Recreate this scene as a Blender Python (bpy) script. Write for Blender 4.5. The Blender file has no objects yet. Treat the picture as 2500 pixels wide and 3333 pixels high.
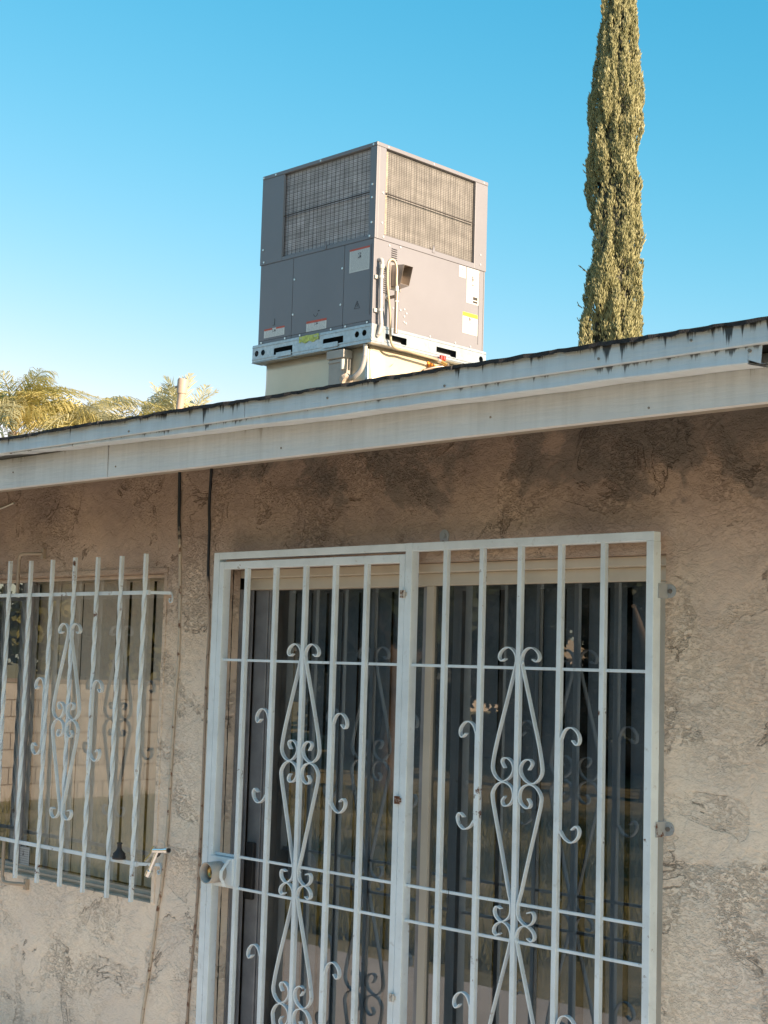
import bpy, bmesh, math, random
import numpy as np
from mathutils import Vector, Matrix
random.seed(7)
SC = bpy.context.scene
COL = SC.collection
PI = math.pi

# ------------------------------------------------------------------ camera
cam_d = bpy.data.cameras.new('camera')
cam = bpy.data.objects.new('camera', cam_d); COL.objects.link(cam)
R_ = Vector((0.71210061, 0.70148002, 0.02895698)).normalized()
F_ = Vector((-0.70026105, 0.70668899, 0.10111939)).normalized()
U_ = R_.cross(F_).normalized()
cam.matrix_world = Matrix(((R_.x, U_.x, -F_.x, 4.35974583), (R_.y, U_.y, -F_.y, -3.59235267),
                           (R_.z, U_.z, -F_.z, 1.72516999), (0, 0, 0, 1)))
cam_d.sensor_fit = 'VERTICAL'; cam_d.sensor_height = 36; cam_d.sensor_width = 27
cam_d.lens = 53.19; cam_d.clip_start = 0.05; cam_d.clip_end = 2000
SC.camera = cam

# ------------------------------------------------------------------ sky, sun, exposure
SUN_EL, SUN_AZ = math.radians(18), math.radians(3)      # azimuth measured from +x towards +y
W = bpy.data.worlds.new('World'); SC.world = W; W.use_nodes = True
wt = W.node_tree; wt.nodes.clear()
wo = wt.nodes.new('ShaderNodeOutputWorld'); bg = wt.nodes.new('ShaderNodeBackground')
sky = wt.nodes.new('ShaderNodeTexSky'); sky.sky_type = 'NISHITA'; sky.sun_disc = False
sky.sun_elevation = SUN_EL; sky.sun_rotation = PI / 2 - SUN_AZ
sky.air_density = 1.0; sky.dust_density = 0.6; sky.ozone_density = 2.0; sky.altitude = 100
# the photograph's cool, cyan rendering of the whole sky: red falls off faster than green and blue
sp_ = wt.nodes.new('ShaderNodeSeparateColor'); cb_ = wt.nodes.new('ShaderNodeCombineColor')
wt.links.new(sky.outputs[0], sp_.inputs[0])
outs_ = []
for i_, (pw_, k_) in enumerate(((2.3, .285), (.85, 1.12), (.62, 1.52))):
    p_ = wt.nodes.new('ShaderNodeMath'); p_.operation = 'POWER'; p_.inputs[1].default_value = pw_
    m_ = wt.nodes.new('ShaderNodeMath'); m_.operation = 'MULTIPLY'; m_.inputs[1].default_value = k_
    wt.links.new(sp_.outputs[i_], p_.inputs[0]); wt.links.new(p_.outputs[0], m_.inputs[0]); outs_.append(m_.outputs[0])
mn_ = wt.nodes.new('ShaderNodeMath'); mn_.operation = 'MINIMUM'
wt.links.new(outs_[0], mn_.inputs[0]); wt.links.new(outs_[1], mn_.inputs[1])
for i_, o_ in enumerate((mn_.outputs[0], outs_[1], outs_[2])): wt.links.new(o_, cb_.inputs[i_])
wt.links.new(cb_.outputs[0], bg.inputs['Color'])
bg.inputs['Strength'].default_value = 0.102
wt.links.new(bg.outputs[0], wo.inputs[0])
sl = bpy.data.lights.new('sun', 'SUN'); sl.energy = 5.0; sl.angle = math.radians(0.5); sl.color = (1.0, 0.77, 0.56)
so = bpy.data.objects.new('sun', sl); COL.objects.link(so)
Sd = Vector((math.cos(SUN_EL) * math.cos(SUN_AZ), math.cos(SUN_EL) * math.sin(SUN_AZ), math.sin(SUN_EL)))
so.rotation_euler = Sd.to_track_quat('Z', 'Y').to_euler(); so.location = (30, 3, 14)
vs = SC.view_settings
vs.view_transform = 'Standard'; vs.look = 'None'; vs.gamma = 1; vs.exposure = 1.30; vs.use_curve_mapping = False
SC.cycles.max_bounces = 8; SC.cycles.transparent_max_bounces = 12

# ------------------------------------------------------------------ helpers
class MB:
    def __init__(s): s.v = []; s.f = []; s.sm = []
    def add(s, vs_, fs, smooth=False):
        n = len(s.v); s.v += [tuple(p) for p in vs_]
        s.f += [tuple(i + n for i in f) for f in fs]; s.sm += [smooth] * len(fs); return s
    def box(s, x0, x1, y0, y1, z0, z1):
        x0, x1 = min(x0, x1), max(x0, x1); y0, y1 = min(y0, y1), max(y0, y1); z0, z1 = min(z0, z1), max(z0, z1)
        return s.add([(x0,y0,z0),(x1,y0,z0),(x1,y1,z0),(x0,y1,z0),(x0,y0,z1),(x1,y0,z1),(x1,y1,z1),(x0,y1,z1)],
                     [(3,2,1,0),(4,5,6,7),(0,1,5,4),(1,2,6,5),(2,3,7,6),(3,0,4,7)])
    def prism(s, poly, axis, a, b):                      # poly: 2D ccw list, extruded along axis
        def P(p, t):
            return {'x': (t, p[0], p[1]), 'y': (p[0], t, p[1]), 'z': (p[0], p[1], t)}[axis]
        n = len(poly); vs_ = [P(p, a) for p in poly] + [P(p, b) for p in poly]
        fs = [tuple(range(n))[::-1], tuple(range(n, 2 * n))] + [(i, (i + 1) % n, n + (i + 1) % n, n + i) for i in range(n)]
        return s.add(vs_, fs)
    def tube(s, pts, r, seg=10, caps=True, smooth=True, r_list=None):
        pts = [Vector(p) for p in pts]; n = len(pts); vs_ = []; up = None
        for i, p in enumerate(pts):
            t = (pts[min(i + 1, n - 1)] - pts[max(i - 1, 0)]).normalized()
            if up is None:
                up = Vector((0, 0, 1)) if abs(t.z) < .9 else Vector((0, 1, 0))
            a = t.cross(up).normalized(); up = a.cross(t).normalized(); rr = r_list[i] if r_list else r
            for k in range(seg):
                an = 2 * PI * k / seg; vs_.append(p + (a * math.cos(an) + up * math.sin(an)) * rr)
        fs = [(i * seg + k, i * seg + (k + 1) % seg, (i + 1) * seg + (k + 1) % seg, (i + 1) * seg + k) for i in range(n - 1) for k in range(seg)]
        s.add(vs_, fs, smooth)
        if caps: s.add(vs_[:seg], [tuple(range(seg))]); s.add(vs_[-seg:], [tuple(range(seg))[::-1]])
        return s
    def ribbon(s, path, y0, y1, th):                     # flat strip bent in the x-z plane
        P = [Vector((p[0], p[1])) for p in path]; n = len(P); vs_ = []
        for i in range(n):
            t = (P[min(i + 1, n - 1)] - P[max(i - 1, 0)]).normalized(); nn = Vector((-t.y, t.x)) * th / 2
            a, b = P[i] + nn, P[i] - nn
            vs_ += [(a.x, y0, a.y), (a.x, y1, a.y), (b.x, y1, b.y), (b.x, y0, b.y)]
        fs = []
        for i in range(n - 1):
            for k in range(4):
                fs.append((i * 4 + k, i * 4 + (k + 1) % 4, (i + 1) * 4 + (k + 1) % 4, (i + 1) * 4 + k))
        fs += [(3, 2, 1, 0), tuple((n - 1) * 4 + k for k in range(4))]
        return s.add(vs_, fs)
    def mesh(s, name):
        me = bpy.data.meshes.new(name); me.from_pydata(s.v, [], s.f)
        me.polygons.foreach_set('use_smooth', s.sm); me.update()
        bm = bmesh.new(); bm.from_mesh(me); bmesh.ops.recalc_face_normals(bm, faces=bm.faces); bm.to_mesh(me); bm.free()
        return me
    def build(s, name, m, parent=None, bevel=0):
        o = bpy.data.objects.new(name, s.mesh(name)); COL.objects.link(o); o.data.materials.append(m)
        if parent: o.parent = parent; o.matrix_parent_inverse = parent.matrix_world.inverted()
        if bevel:
            b = o.modifiers.new('bevel', 'BEVEL'); b.width = bevel; b.segments = 2; b.limit_method = 'ANGLE'; b.angle_limit = math.radians(40)
        return o

def catmull(pts, k=6):
    P = [Vector(p) for p in pts]; P = [P[0] * 2 - P[1]] + P + [P[-1] * 2 - P[-2]]; out = []
    for i in range(1, len(P) - 2):
        for j in range(k):
            t = j / k
            out.append(0.5 * ((2 * P[i]) + (P[i + 1] - P[i - 1]) * t + (2 * P[i - 1] - 5 * P[i] + 4 * P[i + 1] - P[i + 2]) * t * t
                              + (3 * P[i] - P[i - 1] - 3 * P[i + 1] + P[i + 2]) * t ** 3))
    out.append(P[-2]); return out

def tag(o, label=None, cat=None, group=None, kind=None):
    if label: o['label'] = label
    if cat: o['category'] = cat
    if group: o['group'] = group
    if kind: o['kind'] = kind
    return o
def thing(name, loc, label, cat, group=None):
    o = bpy.data.objects.new(name, None); COL.objects.link(o); o.location = loc; o.empty_display_size = .1
    o.matrix_world = Matrix.Translation(loc)
    return tag(o, label, cat, group)
def place(mesh_src, name, loc, parent, rot=(0, 0, 0), scale=(1, 1, 1)):
    o = bpy.data.objects.new(name, mesh_src.data if hasattr(mesh_src, 'data') else mesh_src); COL.objects.link(o)
    mw = Matrix.LocRotScale(Vector(loc), __import__('mathutils').Euler(rot), Vector(scale))
    if parent: o.parent = parent; o.matrix_parent_inverse = parent.matrix_world.inverted()
    o.location = loc; o.rotation_euler = rot; o.scale = scale
    if hasattr(mesh_src, 'modifiers'):
        for md in mesh_src.modifiers:
            b = o.modifiers.new('bevel', 'BEVEL'); b.width = md.width; b.segments = md.segments; b.limit_method = 'ANGLE'; b.angle_limit = md.angle_limit
    return o

# ------------------------------------------------------------------ materials
class NT:
    def __init__(s, name):
        s.m = bpy.data.materials.new(name); s.m.use_nodes = True; s.t = s.m.node_tree
        s.b = s.t.nodes['Principled BSDF']; s.co = None
    def n(s, typ, **kw):
        nd = s.t.nodes.new(typ)
        for k, v in kw.items():
            if k.startswith('i_'):
                key = k[2:].replace('_', ' ')
                nd.inputs[key].default_value = v
            else: setattr(nd, k, v)
        return nd
    def l(s, a, b): s.t.links.new(a, b)
    def coord(s, which='Object', scale=(1, 1, 1), loc=(0, 0, 0), rot=(0, 0, 0)):
        if s.co is None: s.co = s.n('ShaderNodeTexCoord')
        mp = s.n('ShaderNodeMapping'); mp.inputs['Scale'].default_value = scale; mp.inputs['Location'].default_value = loc; mp.inputs['Rotation'].default_value = rot
        s.l(s.co.outputs[which], mp.inputs[0]); return mp.outputs[0]
    def noise(s, co, scale, detail=4, rough=.55, dist=0):
        nd = s.n('ShaderNodeTexNoise'); nd.inputs['Scale'].default_value = scale; nd.inputs['Detail'].default_value = detail
        nd.inputs['Roughness'].default_value = rough; nd.inputs['Distortion'].default_value = dist
        s.l(co, nd.inputs['Vector']); return nd.outputs['Fac']
    def ramp(s, fac, stops, interp='LINEAR'):
        nd = s.n('ShaderNodeValToRGB'); cr = nd.color_ramp; cr.interpolation = interp
        while len(cr.elements) < len(stops): cr.elements.new(.5)
        for e, (p, c) in zip(cr.elements, stops):
            e.position = p; e.color = (c, c, c, 1) if isinstance(c, (int, float)) else (*c, 1)
        s.l(fac, nd.inputs[0]); return nd.outputs[0]
    def math(s, op, a, b=None, clamp=False):
        nd = s.n('ShaderNodeMath', operation=op, use_clamp=clamp)
        for i, x in enumerate((a, b)):
            if x is None: continue
            if isinstance(x, (int, float)): nd.inputs[i].default_value = x
            else: s.l(x, nd.inputs[i])
        return nd.outputs[0]
    def mix(s, fac, a, b, blend='MIX'):
        nd = s.n('ShaderNodeMix', data_type='RGBA', blend_type=blend)
        if isinstance(fac, (int, float)): nd.inputs[0].default_value = fac
        else: s.l(fac, nd.inputs[0])
        for i, x in ((6, a), (7, b)):
            if isinstance(x, tuple): nd.inputs[i].default_value = (*x, 1)
            else: s.l(x, nd.inputs[i])
        return nd.outputs[2]
    def sep(s, co):
        nd = s.n('ShaderNodeSeparateXYZ'); s.l(co, nd.inputs[0]); return nd.outputs
    def bump(s, h, dist, strength=1.0):
        nd = s.n('ShaderNodeBump'); nd.inputs['Distance'].default_value = dist; nd.inputs['Strength'].default_value = strength
        s.l(h, nd.inputs['Height']); s.l(nd.outputs[0], s.b.inputs['Normal'])
    def fin(s, col, rough=.6, metal=0.0, spec=None):
        for key, x in (('Base Color', col), ('Roughness', rough), ('Metallic', metal)):
            if isinstance(x, (int, float)): s.b.inputs[key].default_value = x
            elif isinstance(x, tuple): s.b.inputs[key].default_value = (*x, 1)
            else: s.l(x, s.b.inputs[key])
        if spec is not None: s.b.inputs['Specular IOR Level'].default_value = spec
        return s.m

def m_plain(name, col, rough=.6, metal=0, var=.12, scale=8, bump=0):
    t = NT(name); c = t.coord(); f = t.noise(c, scale, 5)
    a = tuple(x * (1 - var) for x in col); b = tuple(min(1, x * (1 + var)) for x in col)
    if bump: t.bump(t.noise(c, scale * 8, 4), bump)
    return t.fin(t.ramp(f, [(.3, a), (.7, b)]), rough, metal)

def m_stucco():
    """hand trowelled stucco: smooth overlapping plates, rough hollows between them, short broken creases"""
    t = NT('stucco'); c = t.coord()
    sx = t.sep(c); z = sx[2]; x = sx[0]
    n1 = t.noise(t.coord(scale=(1, 1, 1.2)), 3.4, 9, .58, .9)
    plate = t.ramp(n1, [(.455, 0.0), (.475, .8), (.60, 1.0)])
    n2 = t.noise(t.coord(loc=(5, 3, 9), scale=(1, 1, 1.4)), 8, 8, .62, .7)
    plate2 = t.ramp(n2, [(.44, 0.0), (.52, .9), (.6, 1.0)])
    rough = t.noise(t.coord(loc=(1, 2, 6), scale=(1, 1, 1.7)), 75, 7, .70, .5)
    rough2 = t.noise(t.coord(loc=(6, 2, 6), scale=(1, 1, 1.5)), 34, 6, .62, .8)
    grain = t.noise(c, 230, 3, .6)
    cl = t.ramp(t.noise(t.coord(loc=(9, 1, 2)), 2.2, 6, .6), [(.40, .38), (.56, 1.0)])
    ridge = t.math('ABSOLUTE', t.math('SUBTRACT', n1, .458))
    brk = t.ramp(t.noise(t.coord(loc=(7, 0, 3)), 7, 5, .6), [(.50, 0.0), (.58, 1.0)])
    crease = t.math('MULTIPLY', t.ramp(ridge, [(.0, 1.0), (.007, 0.0)]), brk)
    inv = t.math('SUBTRACT', 1.15, t.math('MULTIPLY', plate, .72))
    h = t.math('ADD', t.math('MULTIPLY', plate, .40), t.math('MULTIPLY', plate2, .22))
    rr_ = t.math('ADD', t.math('MULTIPLY', t.ramp(rough, [(.38, 0.0), (.52, 1.0)]), .36), t.math('MULTIPLY', t.ramp(rough2, [(.38, 0.0), (.50, 1.0)]), .26))
    h = t.math('ADD', h, t.math('MULTIPLY', rr_, t.math('MULTIPLY', inv, cl)))
    h = t.math('ADD', h, t.math('MULTIPLY', grain, .05))
    h = t.math('SUBTRACT', h, t.math('MULTIPLY', crease, .5))
    t.bump(h, .0095, 1.0)
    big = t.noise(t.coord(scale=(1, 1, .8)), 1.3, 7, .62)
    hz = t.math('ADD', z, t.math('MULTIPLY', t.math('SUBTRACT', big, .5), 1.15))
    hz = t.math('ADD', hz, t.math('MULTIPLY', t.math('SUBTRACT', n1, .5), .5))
    base = t.ramp(t.math('MULTIPLY', hz, .4), [(.34, (.97, .83, .69)), (.52, (.96, .81, .665)), (.72, (.84, .68, .54)), (.84, (.60, .46, .375)), (.97, (.37, .29, .255))])  # browner upwards: overhang shade put into the colour along with ageing
    tint = t.ramp(t.noise(t.coord(loc=(1, 1, 4)), 3.2, 8, .65), [(.35, (.90, .89, .91)), (.65, (1.05, 1.03, 1.01))])
    base = t.mix(1.0, base, tint, 'MULTIPLY')
    dirt_or_shade = t.math('MULTIPLY', t.ramp(t.math('MULTIPLY', t.math('ADD', rough, rough2), .5), [(.425, .42), (.468, 0.0)]), t.math('MULTIPLY', inv, cl))
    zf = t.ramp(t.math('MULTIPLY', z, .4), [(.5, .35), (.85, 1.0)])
    col = t.mix(t.math('MULTIPLY', dirt_or_shade, zf), base, (.36, .26, .20))  # dirt tone in the pits also paints in their crevice shade
    col = t.mix(t.math('MULTIPLY', crease, .6), col, (.11, .07, .05))  # shadow lines of the plate edges painted dark
    stain_shade = t.math('ADD', t.math('MULTIPLY', t.math('SUBTRACT', z, 2.26), 4.0), t.math('MULTIPLY', t.math('SUBTRACT', t.noise(t.coord(loc=(3, 0, 0)), 2.4, 9, .62, .6), .5), 4.2))
    stain_shade = t.math('ADD', stain_shade, t.math('MULTIPLY', t.math('SUBTRACT', x, 1.2), .42))
    mm = t.ramp(stain_shade, [(.46, 0.0), (.60, .50), (1.2, .74)])
    col = t.mix(mm, col, (.13, .128, .13))  # slate band: stain and eave shade painted together
    spots = t.ramp(t.noise(t.coord(loc=(8, 8, 8)), 17, 7, .72), [(.705, 0.0), (.75, .8)])
    col = t.mix(spots, col, (.07, .045, .035))
    return t.fin(col, .9, 0, .2)

def m_board(name, base, top_z, reach, amount, dark=(.03, .032, .036), zscale=.9, thr=.53):
    """painted board with drip streaks that start at its top edge"""
    t = NT(name); c = t.coord(); z = t.sep(c)[2]
    st = t.noise(t.coord(scale=(34, 1, zscale)), 1.0, 6, .62)
    st2 = t.noise(t.coord(scale=(75, 1, 5)), 1.0, 5, .6)
    bigx = t.noise(t.coord(scale=(1.1, 1, .3), loc=(4, 0, 0)), 1.0, 3)
    d = t.math('DIVIDE', t.math('SUBTRACT', top_z, z), reach)                # 0 at top, 1 at reach
    v = t.math('SUBTRACT', t.math('ADD', t.math('MULTIPLY', st, .62), t.math('ADD', t.math('MULTIPLY', st2, .38), t.math('MULTIPLY', t.math('SUBTRACT', bigx, .5), .5))), t.math('MULTIPLY', t.math('POWER', d, .6), .20))
    xm = t.math('MULTIPLY', t.ramp(t.math('MULTIPLY', t.math('ADD', t.sep(c)[0], 1.5), .25), [(.0, 0.0), (.6, 1.0)]), .035)
    v = t.math('ADD', v, t.math('SUBTRACT', xm, .02))
    k = t.ramp(v, [(thr, 0.0), (thr + .05, amount)])
    soft = t.ramp(t.math('SUBTRACT', st, t.math('MULTIPLY', d, .28)), [(.2, 0.0), (.65, .45)])
    n = t.noise(c, 6, 6)
    b0 = t.ramp(n, [(.3, tuple(x * .88 for x in base)), (.7, base)])
    col = t.mix(soft, b0, tuple(x * .55 for x in base))
    col = t.mix(k, col, dark)
    t.bump(t.math('ADD', t.noise(t.coord(scale=(3, 1, 40)), 2.0, 4), t.math('MULTIPLY', t.noise(c, 60, 4), .4)), .0022)
    return t.fin(col, .6)

def m_barpaint(name, base=(.76, .85, .92), rust=.70):
    t = NT(name); c = t.coord('Object')
    g = t.n('ShaderNodeNewGeometry'); mp = t.n('ShaderNodeMapping'); t.l(g.outputs['Position'], mp.inputs[0]); c = mp.outputs[0]
    n = t.noise(c, 9, 5)
    col = t.ramp(n, [(.3, tuple(x * .84 for x in base)), (.65, base)])
    dirt_or_shade = t.ramp(t.noise(c, 45, 6, .7), [(.60, 0.0), (.78, .55)])
    col = t.mix(dirt_or_shade, col, (.25, .21, .17))
    r1 = t.math('ADD', t.math('MULTIPLY', t.noise(c, 30, 7, .7), .6), t.math('MULTIPLY', t.noise(c, 4.3, 3), .4))
    rr = t.ramp(r1, [(rust - .09, 0.0), (rust - .05, 1.0)])
    col = t.mix(rr, col, (.13, .05, .025))
    t.bump(t.noise(c, 55, 5), .0012)
    return t.fin(col, t.ramp(rr, [(0, .42), (1, .85)]))

def m_galv():
    t = NT('galvanised_steel'); c = t.coord()
    vo = t.n('ShaderNodeTexVoronoi'); vo.inputs['Scale'].default_value = 55; t.l(c, vo.inputs['Vector'])
    sp = t.ramp(vo.outputs['Color'], [(0, (.36, .42, .46)), (1, (.50, .55, .58))])
    d = t.ramp(t.noise(t.coord(scale=(3, 3, 1)), 5, 6, .65), [(.45, 0.0), (.8, .5)])
    col = t.mix(d, sp, (.40, .37, .33))
    t.bump(t.noise(c, 6, 3), .004)
    return t.fin(col, .42, .75)

def m_glass(name, tint=(.86, .90, .90), refl=1.0):
    t = NT(name); t.t.nodes.remove(t.b)
    out = [n for n in t.t.nodes if n.type == 'OUTPUT_MATERIAL'][0]
    gl = t.n('ShaderNodeBsdfGlossy'); gl.inputs['Roughness'].default_value = .006; gl.inputs['Color'].default_value = (1, 1, 1, 1)
    tr = t.n('ShaderNodeBsdfTransparent'); tr.inputs['Color'].default_value = (*tint, 1)
    fr = t.n('ShaderNodeFresnel'); fr.inputs['IOR'].default_value = 1.55
    gb_ = t.n('ShaderNodeNewGeometry')
    f2 = t.math('MULTIPLY', t.math('MULTIPLY', fr.outputs[0], 1.8 * refl, True), t.math('SUBTRACT', 1.0, gb_.outputs['Backfacing']))
    bp = t.n('ShaderNodeBump'); bp.inputs['Distance'].default_value = .0012; bp.inputs['Strength'].default_value = .35
    t.l(t.noise(t.coord(), 1.7, 2), bp.inputs['Height']); t.l(bp.outputs[0], gl.inputs['Normal'])
    df = t.n('ShaderNodeBsdfDiffuse'); df.inputs['Color'].default_value = (.45, .42, .38, 1)
    dust = t.ramp(t.noise(t.coord(loc=(3, 2, 1)), 7, 6, .7), [(.45, 0.0), (.9, .12)])
    mx = t.n('ShaderNodeMixShader'); t.l(f2, mx.inputs[0]); t.l(tr.outputs[0], mx.inputs[1]); t.l(gl.outputs[0], mx.inputs[2])
    m2 = t.n('ShaderNodeMixShader'); t.l(dust, m2.inputs[0]); t.l(mx.outputs[0], m2.inputs[1]); t.l(df.outputs[0], m2.inputs[2])
    t.l(m2.outputs[0], out.inputs[0]); return t.m

def m_label(name, head, ax='X', head_frac=.16, lines=22, paper=(.80, .79, .75), split=False, ink=(.30, .30, .32)):
    """printed sticker: coloured header band and rows of small print, too fine to read"""
    t = NT(name); c = t.coord('Generated'); s = t.sep(c); z = s[2]; x = s[0] if ax == 'X' else s[1]
    cb = t.n('ShaderNodeCombineXYZ'); t.l(t.math('MULTIPLY', x, 34.0), cb.inputs[0]); t.l(t.math('FLOOR', t.math('MULTIPLY', z, float(lines))), cb.inputs[1])
    wd = t.noise(cb.outputs[0], 1.0, 2)
    row = t.math('FRACT', t.math('MULTIPLY', z, float(lines)))
    ink_m = t.math('MULTIPLY', t.ramp(wd, [(.46, 0.0), (.52, 1.0)]), t.math('GREATER_THAN', row, .5))
    inside = t.math('MULTIPLY', t.math('MULTIPLY', t.math('GREATER_THAN', x, .06), t.math('LESS_THAN', x, .94)), t.math('GREATER_THAN', z, .07))
    ink_m = t.math('MULTIPLY', t.math('MULTIPLY', ink_m, inside), .8)
    col = t.mix(ink_m, paper, ink)
    # a pictogram block in the middle
    px = t.math('MULTIPLY', t.math('GREATER_THAN', x, .42), t.math('LESS_THAN', x, .58))
    pz = t.math('MULTIPLY', t.math('GREATER_THAN', z, .52), t.math('LESS_THAN', z, .80))
    pn = t.ramp(t.noise(t.coord('Generated', scale=(14, 14, 9)), 1.0, 2), [(.47, 0.0), (.5, 1.0)])
    col = t.mix(t.math('MULTIPLY', t.math('MULTIPLY', px, pz), pn), col, (.08, .08, .09))
    if head:
        hm = t.math('GREATER_THAN', z, 1 - head_frac)
        if split:
            hm = t.math('MULTIPLY', hm, t.math('GREATER_THAN', t.math('ABSOLUTE', t.math('SUBTRACT', x, .5)), .09))
        hn = t.ramp(t.noise(t.coord('Generated', scale=(30, 30, 3)), 1.0, 2), [(.5, 0.0), (.53, .4)])
        hc = t.mix(hn, head, tuple(v * .6 for v in head))
        col = t.mix(hm, col, hc)
    return t.fin(col, .55)

M = {}
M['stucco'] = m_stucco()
M['rake'] = m_board('painted_edge_board', (.70, .76, .82), 2.510, .055, .95, thr=.44)
M['gut'] = m_board('gutter_paint', (.72, .78, .84), 2.4555, .035, .85, thr=.475)
M['fascia'] = m_board('painted_fascia', (.76, .77, .79), 2.45, .10, .45, (.24, .20, .17), .6, .50)
M['shingle'] = m_plain('asphalt_shingle', (.33, .27, .20), .95, 0, .3, 30, .003)
M['edge'] = m_plain('weathered_shingle_edge', (.030, .030, .034), .95, 0, .4, 40, .004)
M['soffit'] = m_plain('soffit_paint', (.42, .38, .33), .8)
M['bar'] = m_barpaint('white_bar_paint', rust=.72)
M['bar2'] = m_barpaint('chipped_white_bar_paint', (.76, .85, .92), .685)
M['galv'] = m_galv()
M['curbm'] = m_plain('curb_sheet_metal', (.58, .50, .38), .40, .4, .1, 2.5)
M['acpaint'] = m_plain('grey_enamel', (.190, .190, .212), .42, .0, .06, 2)
M['acgap'] = m_plain('dark_gap', (.03, .03, .03), .8)
M['wire'] = m_plain('black_wire', (.035, .03, .028), .5)
M['screw'] = m_plain('zinc_screw', (.75, .74, .70), .3, .8)
M['conduit'] = m_plain('grey_conduit', (.40, .39, .38), .55)
M['gaspipe'] = m_plain('coated_gas_tube', (.40, .34, .25), .4, .2)
M['iron'] = m_plain('iron_pipe', (.30, .24, .20), .4, .6)
M['brass'] = m_plain('brass', (.62, .42, .16), .35, .9)
M['red'] = m_plain('red_plastic', (.62, .03, .02), .4)
M['orange'] = m_plain('orange_sticker', (.85, .30, .03), .5)
M['yellow'] = m_plain('faded_yellow_tape', (.50, .56, .14), .6, 0, .35, 40)
M['white'] = m_plain('white_sealant', (.62, .60, .55), .6)
M['pvc'] = m_plain('abs_pipe', (.40, .31, .25), .55, 0, .1)
M['frame'] = m_plain('cream_door_frame', (.60, .53, .44), .55, 0, .1, 5)
M['alu'] = m_plain('grey_aluminium_frame', (.30, .30, .32), .5, .35, .25, 9)
M['winframe'] = m_plain('window_frame_paint', (.56, .46, .38), .55, 0, .15, 12)
M['black'] = m_plain('black_plastic', (.02, .02, .022), .45)
M['blindd'] = m_plain('blind_fabric', (.72, .71, .71), .8, 0, .06, 3)
M['blindw'] = m_plain('window_blind_fabric', (.62, .56, .53), .8, 0, .06, 3)
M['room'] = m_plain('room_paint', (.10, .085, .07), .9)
M['glass'] = m_glass('door_glass', (.58, .62, .65), 1.5)
M['glassw'] = m_glass('window_glass', (.94, .93, .90), 1.05)
M['chrome'] = m_plain('chrome', (.80, .82, .84), .12, 1.0, .03)
M['rubber'] = m_plain('black_rubber', (.03, .03, .035), .6)
M['rusty'] = m_barpaint('rusty_hinge', (.60, .58, .55), .57)
M['tabm'] = m_barpaint('grey_tab_paint', (.42, .44, .46), .68)
M['collar'] = m_barpaint('grimy_lock_paint', (.47, .45, .43), .67)
M['tanp'] = m_barpaint('tan_painted_steel', (.46, .37, .29), .70)
M['cavity'] = m_plain('grimy_steel', (.22, .19, .17), .6, .2)

def m_cable(name, z0, dark, paint):
    t = NT(name); g = t.n('ShaderNodeNewGeometry'); z = t.sep(g.outputs['Position'])[2]
    n = t.noise(g.outputs['Position'], 14, 5)
    f = t.ramp(t.math('ADD', t.math('MULTIPLY', t.math('SUBTRACT', z, z0), 5.0), n), [(.45, 0.0), (.6, 1.0)])
    r = t.ramp(t.noise(g.outputs['Position'], 26, 6, .7), [(.56, 0.0), (.62, 1.0)])
    p = t.mix(r, paint, (.16, .075, .045))
    return t.fin(t.mix(f, p, dark), .7)
M['cable'] = m_cable('painted_cable', 2.19, (.02, .03, .04), (.55, .47, .38))
M['cable2'] = m_cable('painted_cable_short', 2.02, (.02, .025, .035), (.42, .32, .25))

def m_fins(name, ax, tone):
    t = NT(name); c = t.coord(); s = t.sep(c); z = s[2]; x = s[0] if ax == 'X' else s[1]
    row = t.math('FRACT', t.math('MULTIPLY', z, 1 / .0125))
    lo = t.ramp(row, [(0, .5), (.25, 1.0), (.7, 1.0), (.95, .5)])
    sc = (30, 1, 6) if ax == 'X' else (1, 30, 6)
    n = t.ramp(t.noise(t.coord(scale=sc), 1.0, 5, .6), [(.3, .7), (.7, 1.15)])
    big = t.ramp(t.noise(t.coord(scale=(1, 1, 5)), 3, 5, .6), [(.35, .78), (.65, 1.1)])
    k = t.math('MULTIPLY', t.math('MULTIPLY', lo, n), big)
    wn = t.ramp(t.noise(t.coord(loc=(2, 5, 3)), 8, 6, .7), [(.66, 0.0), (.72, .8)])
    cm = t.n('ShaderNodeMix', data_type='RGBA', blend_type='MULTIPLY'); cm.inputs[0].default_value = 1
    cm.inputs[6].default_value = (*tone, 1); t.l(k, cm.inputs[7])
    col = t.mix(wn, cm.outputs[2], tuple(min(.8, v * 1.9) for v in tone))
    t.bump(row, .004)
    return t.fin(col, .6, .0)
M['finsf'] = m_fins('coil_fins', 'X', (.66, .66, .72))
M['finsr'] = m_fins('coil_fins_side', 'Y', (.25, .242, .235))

# ------------------------------------------------------------------ ground
def m_ground():
    t = NT('lawn_ground'); c = t.coord()
    a = t.ramp(t.noise(c, 1.2, 6, .65), [(.35, (.22, .19, .08)), (.55, (.38, .31, .15)), (.7, (.48, .38, .22))])
    t.bump(t.noise(c, 40, 5), .03)
    return t.fin(a, .95)
tag(MB().add([(-300, -300, 0), (300, -300, 0), (300, 300, 0), (-300, 300, 0)], [(0, 1, 2, 3)]).build('ground', m_ground()), kind='structure')
tag(MB().box(-9, 7, -2.5, -.1, .0, .06).build('path', m_plain('pink_concrete', (.72, .64, .57), .9, 0, .12, 3, .002)), kind='structure')

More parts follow.
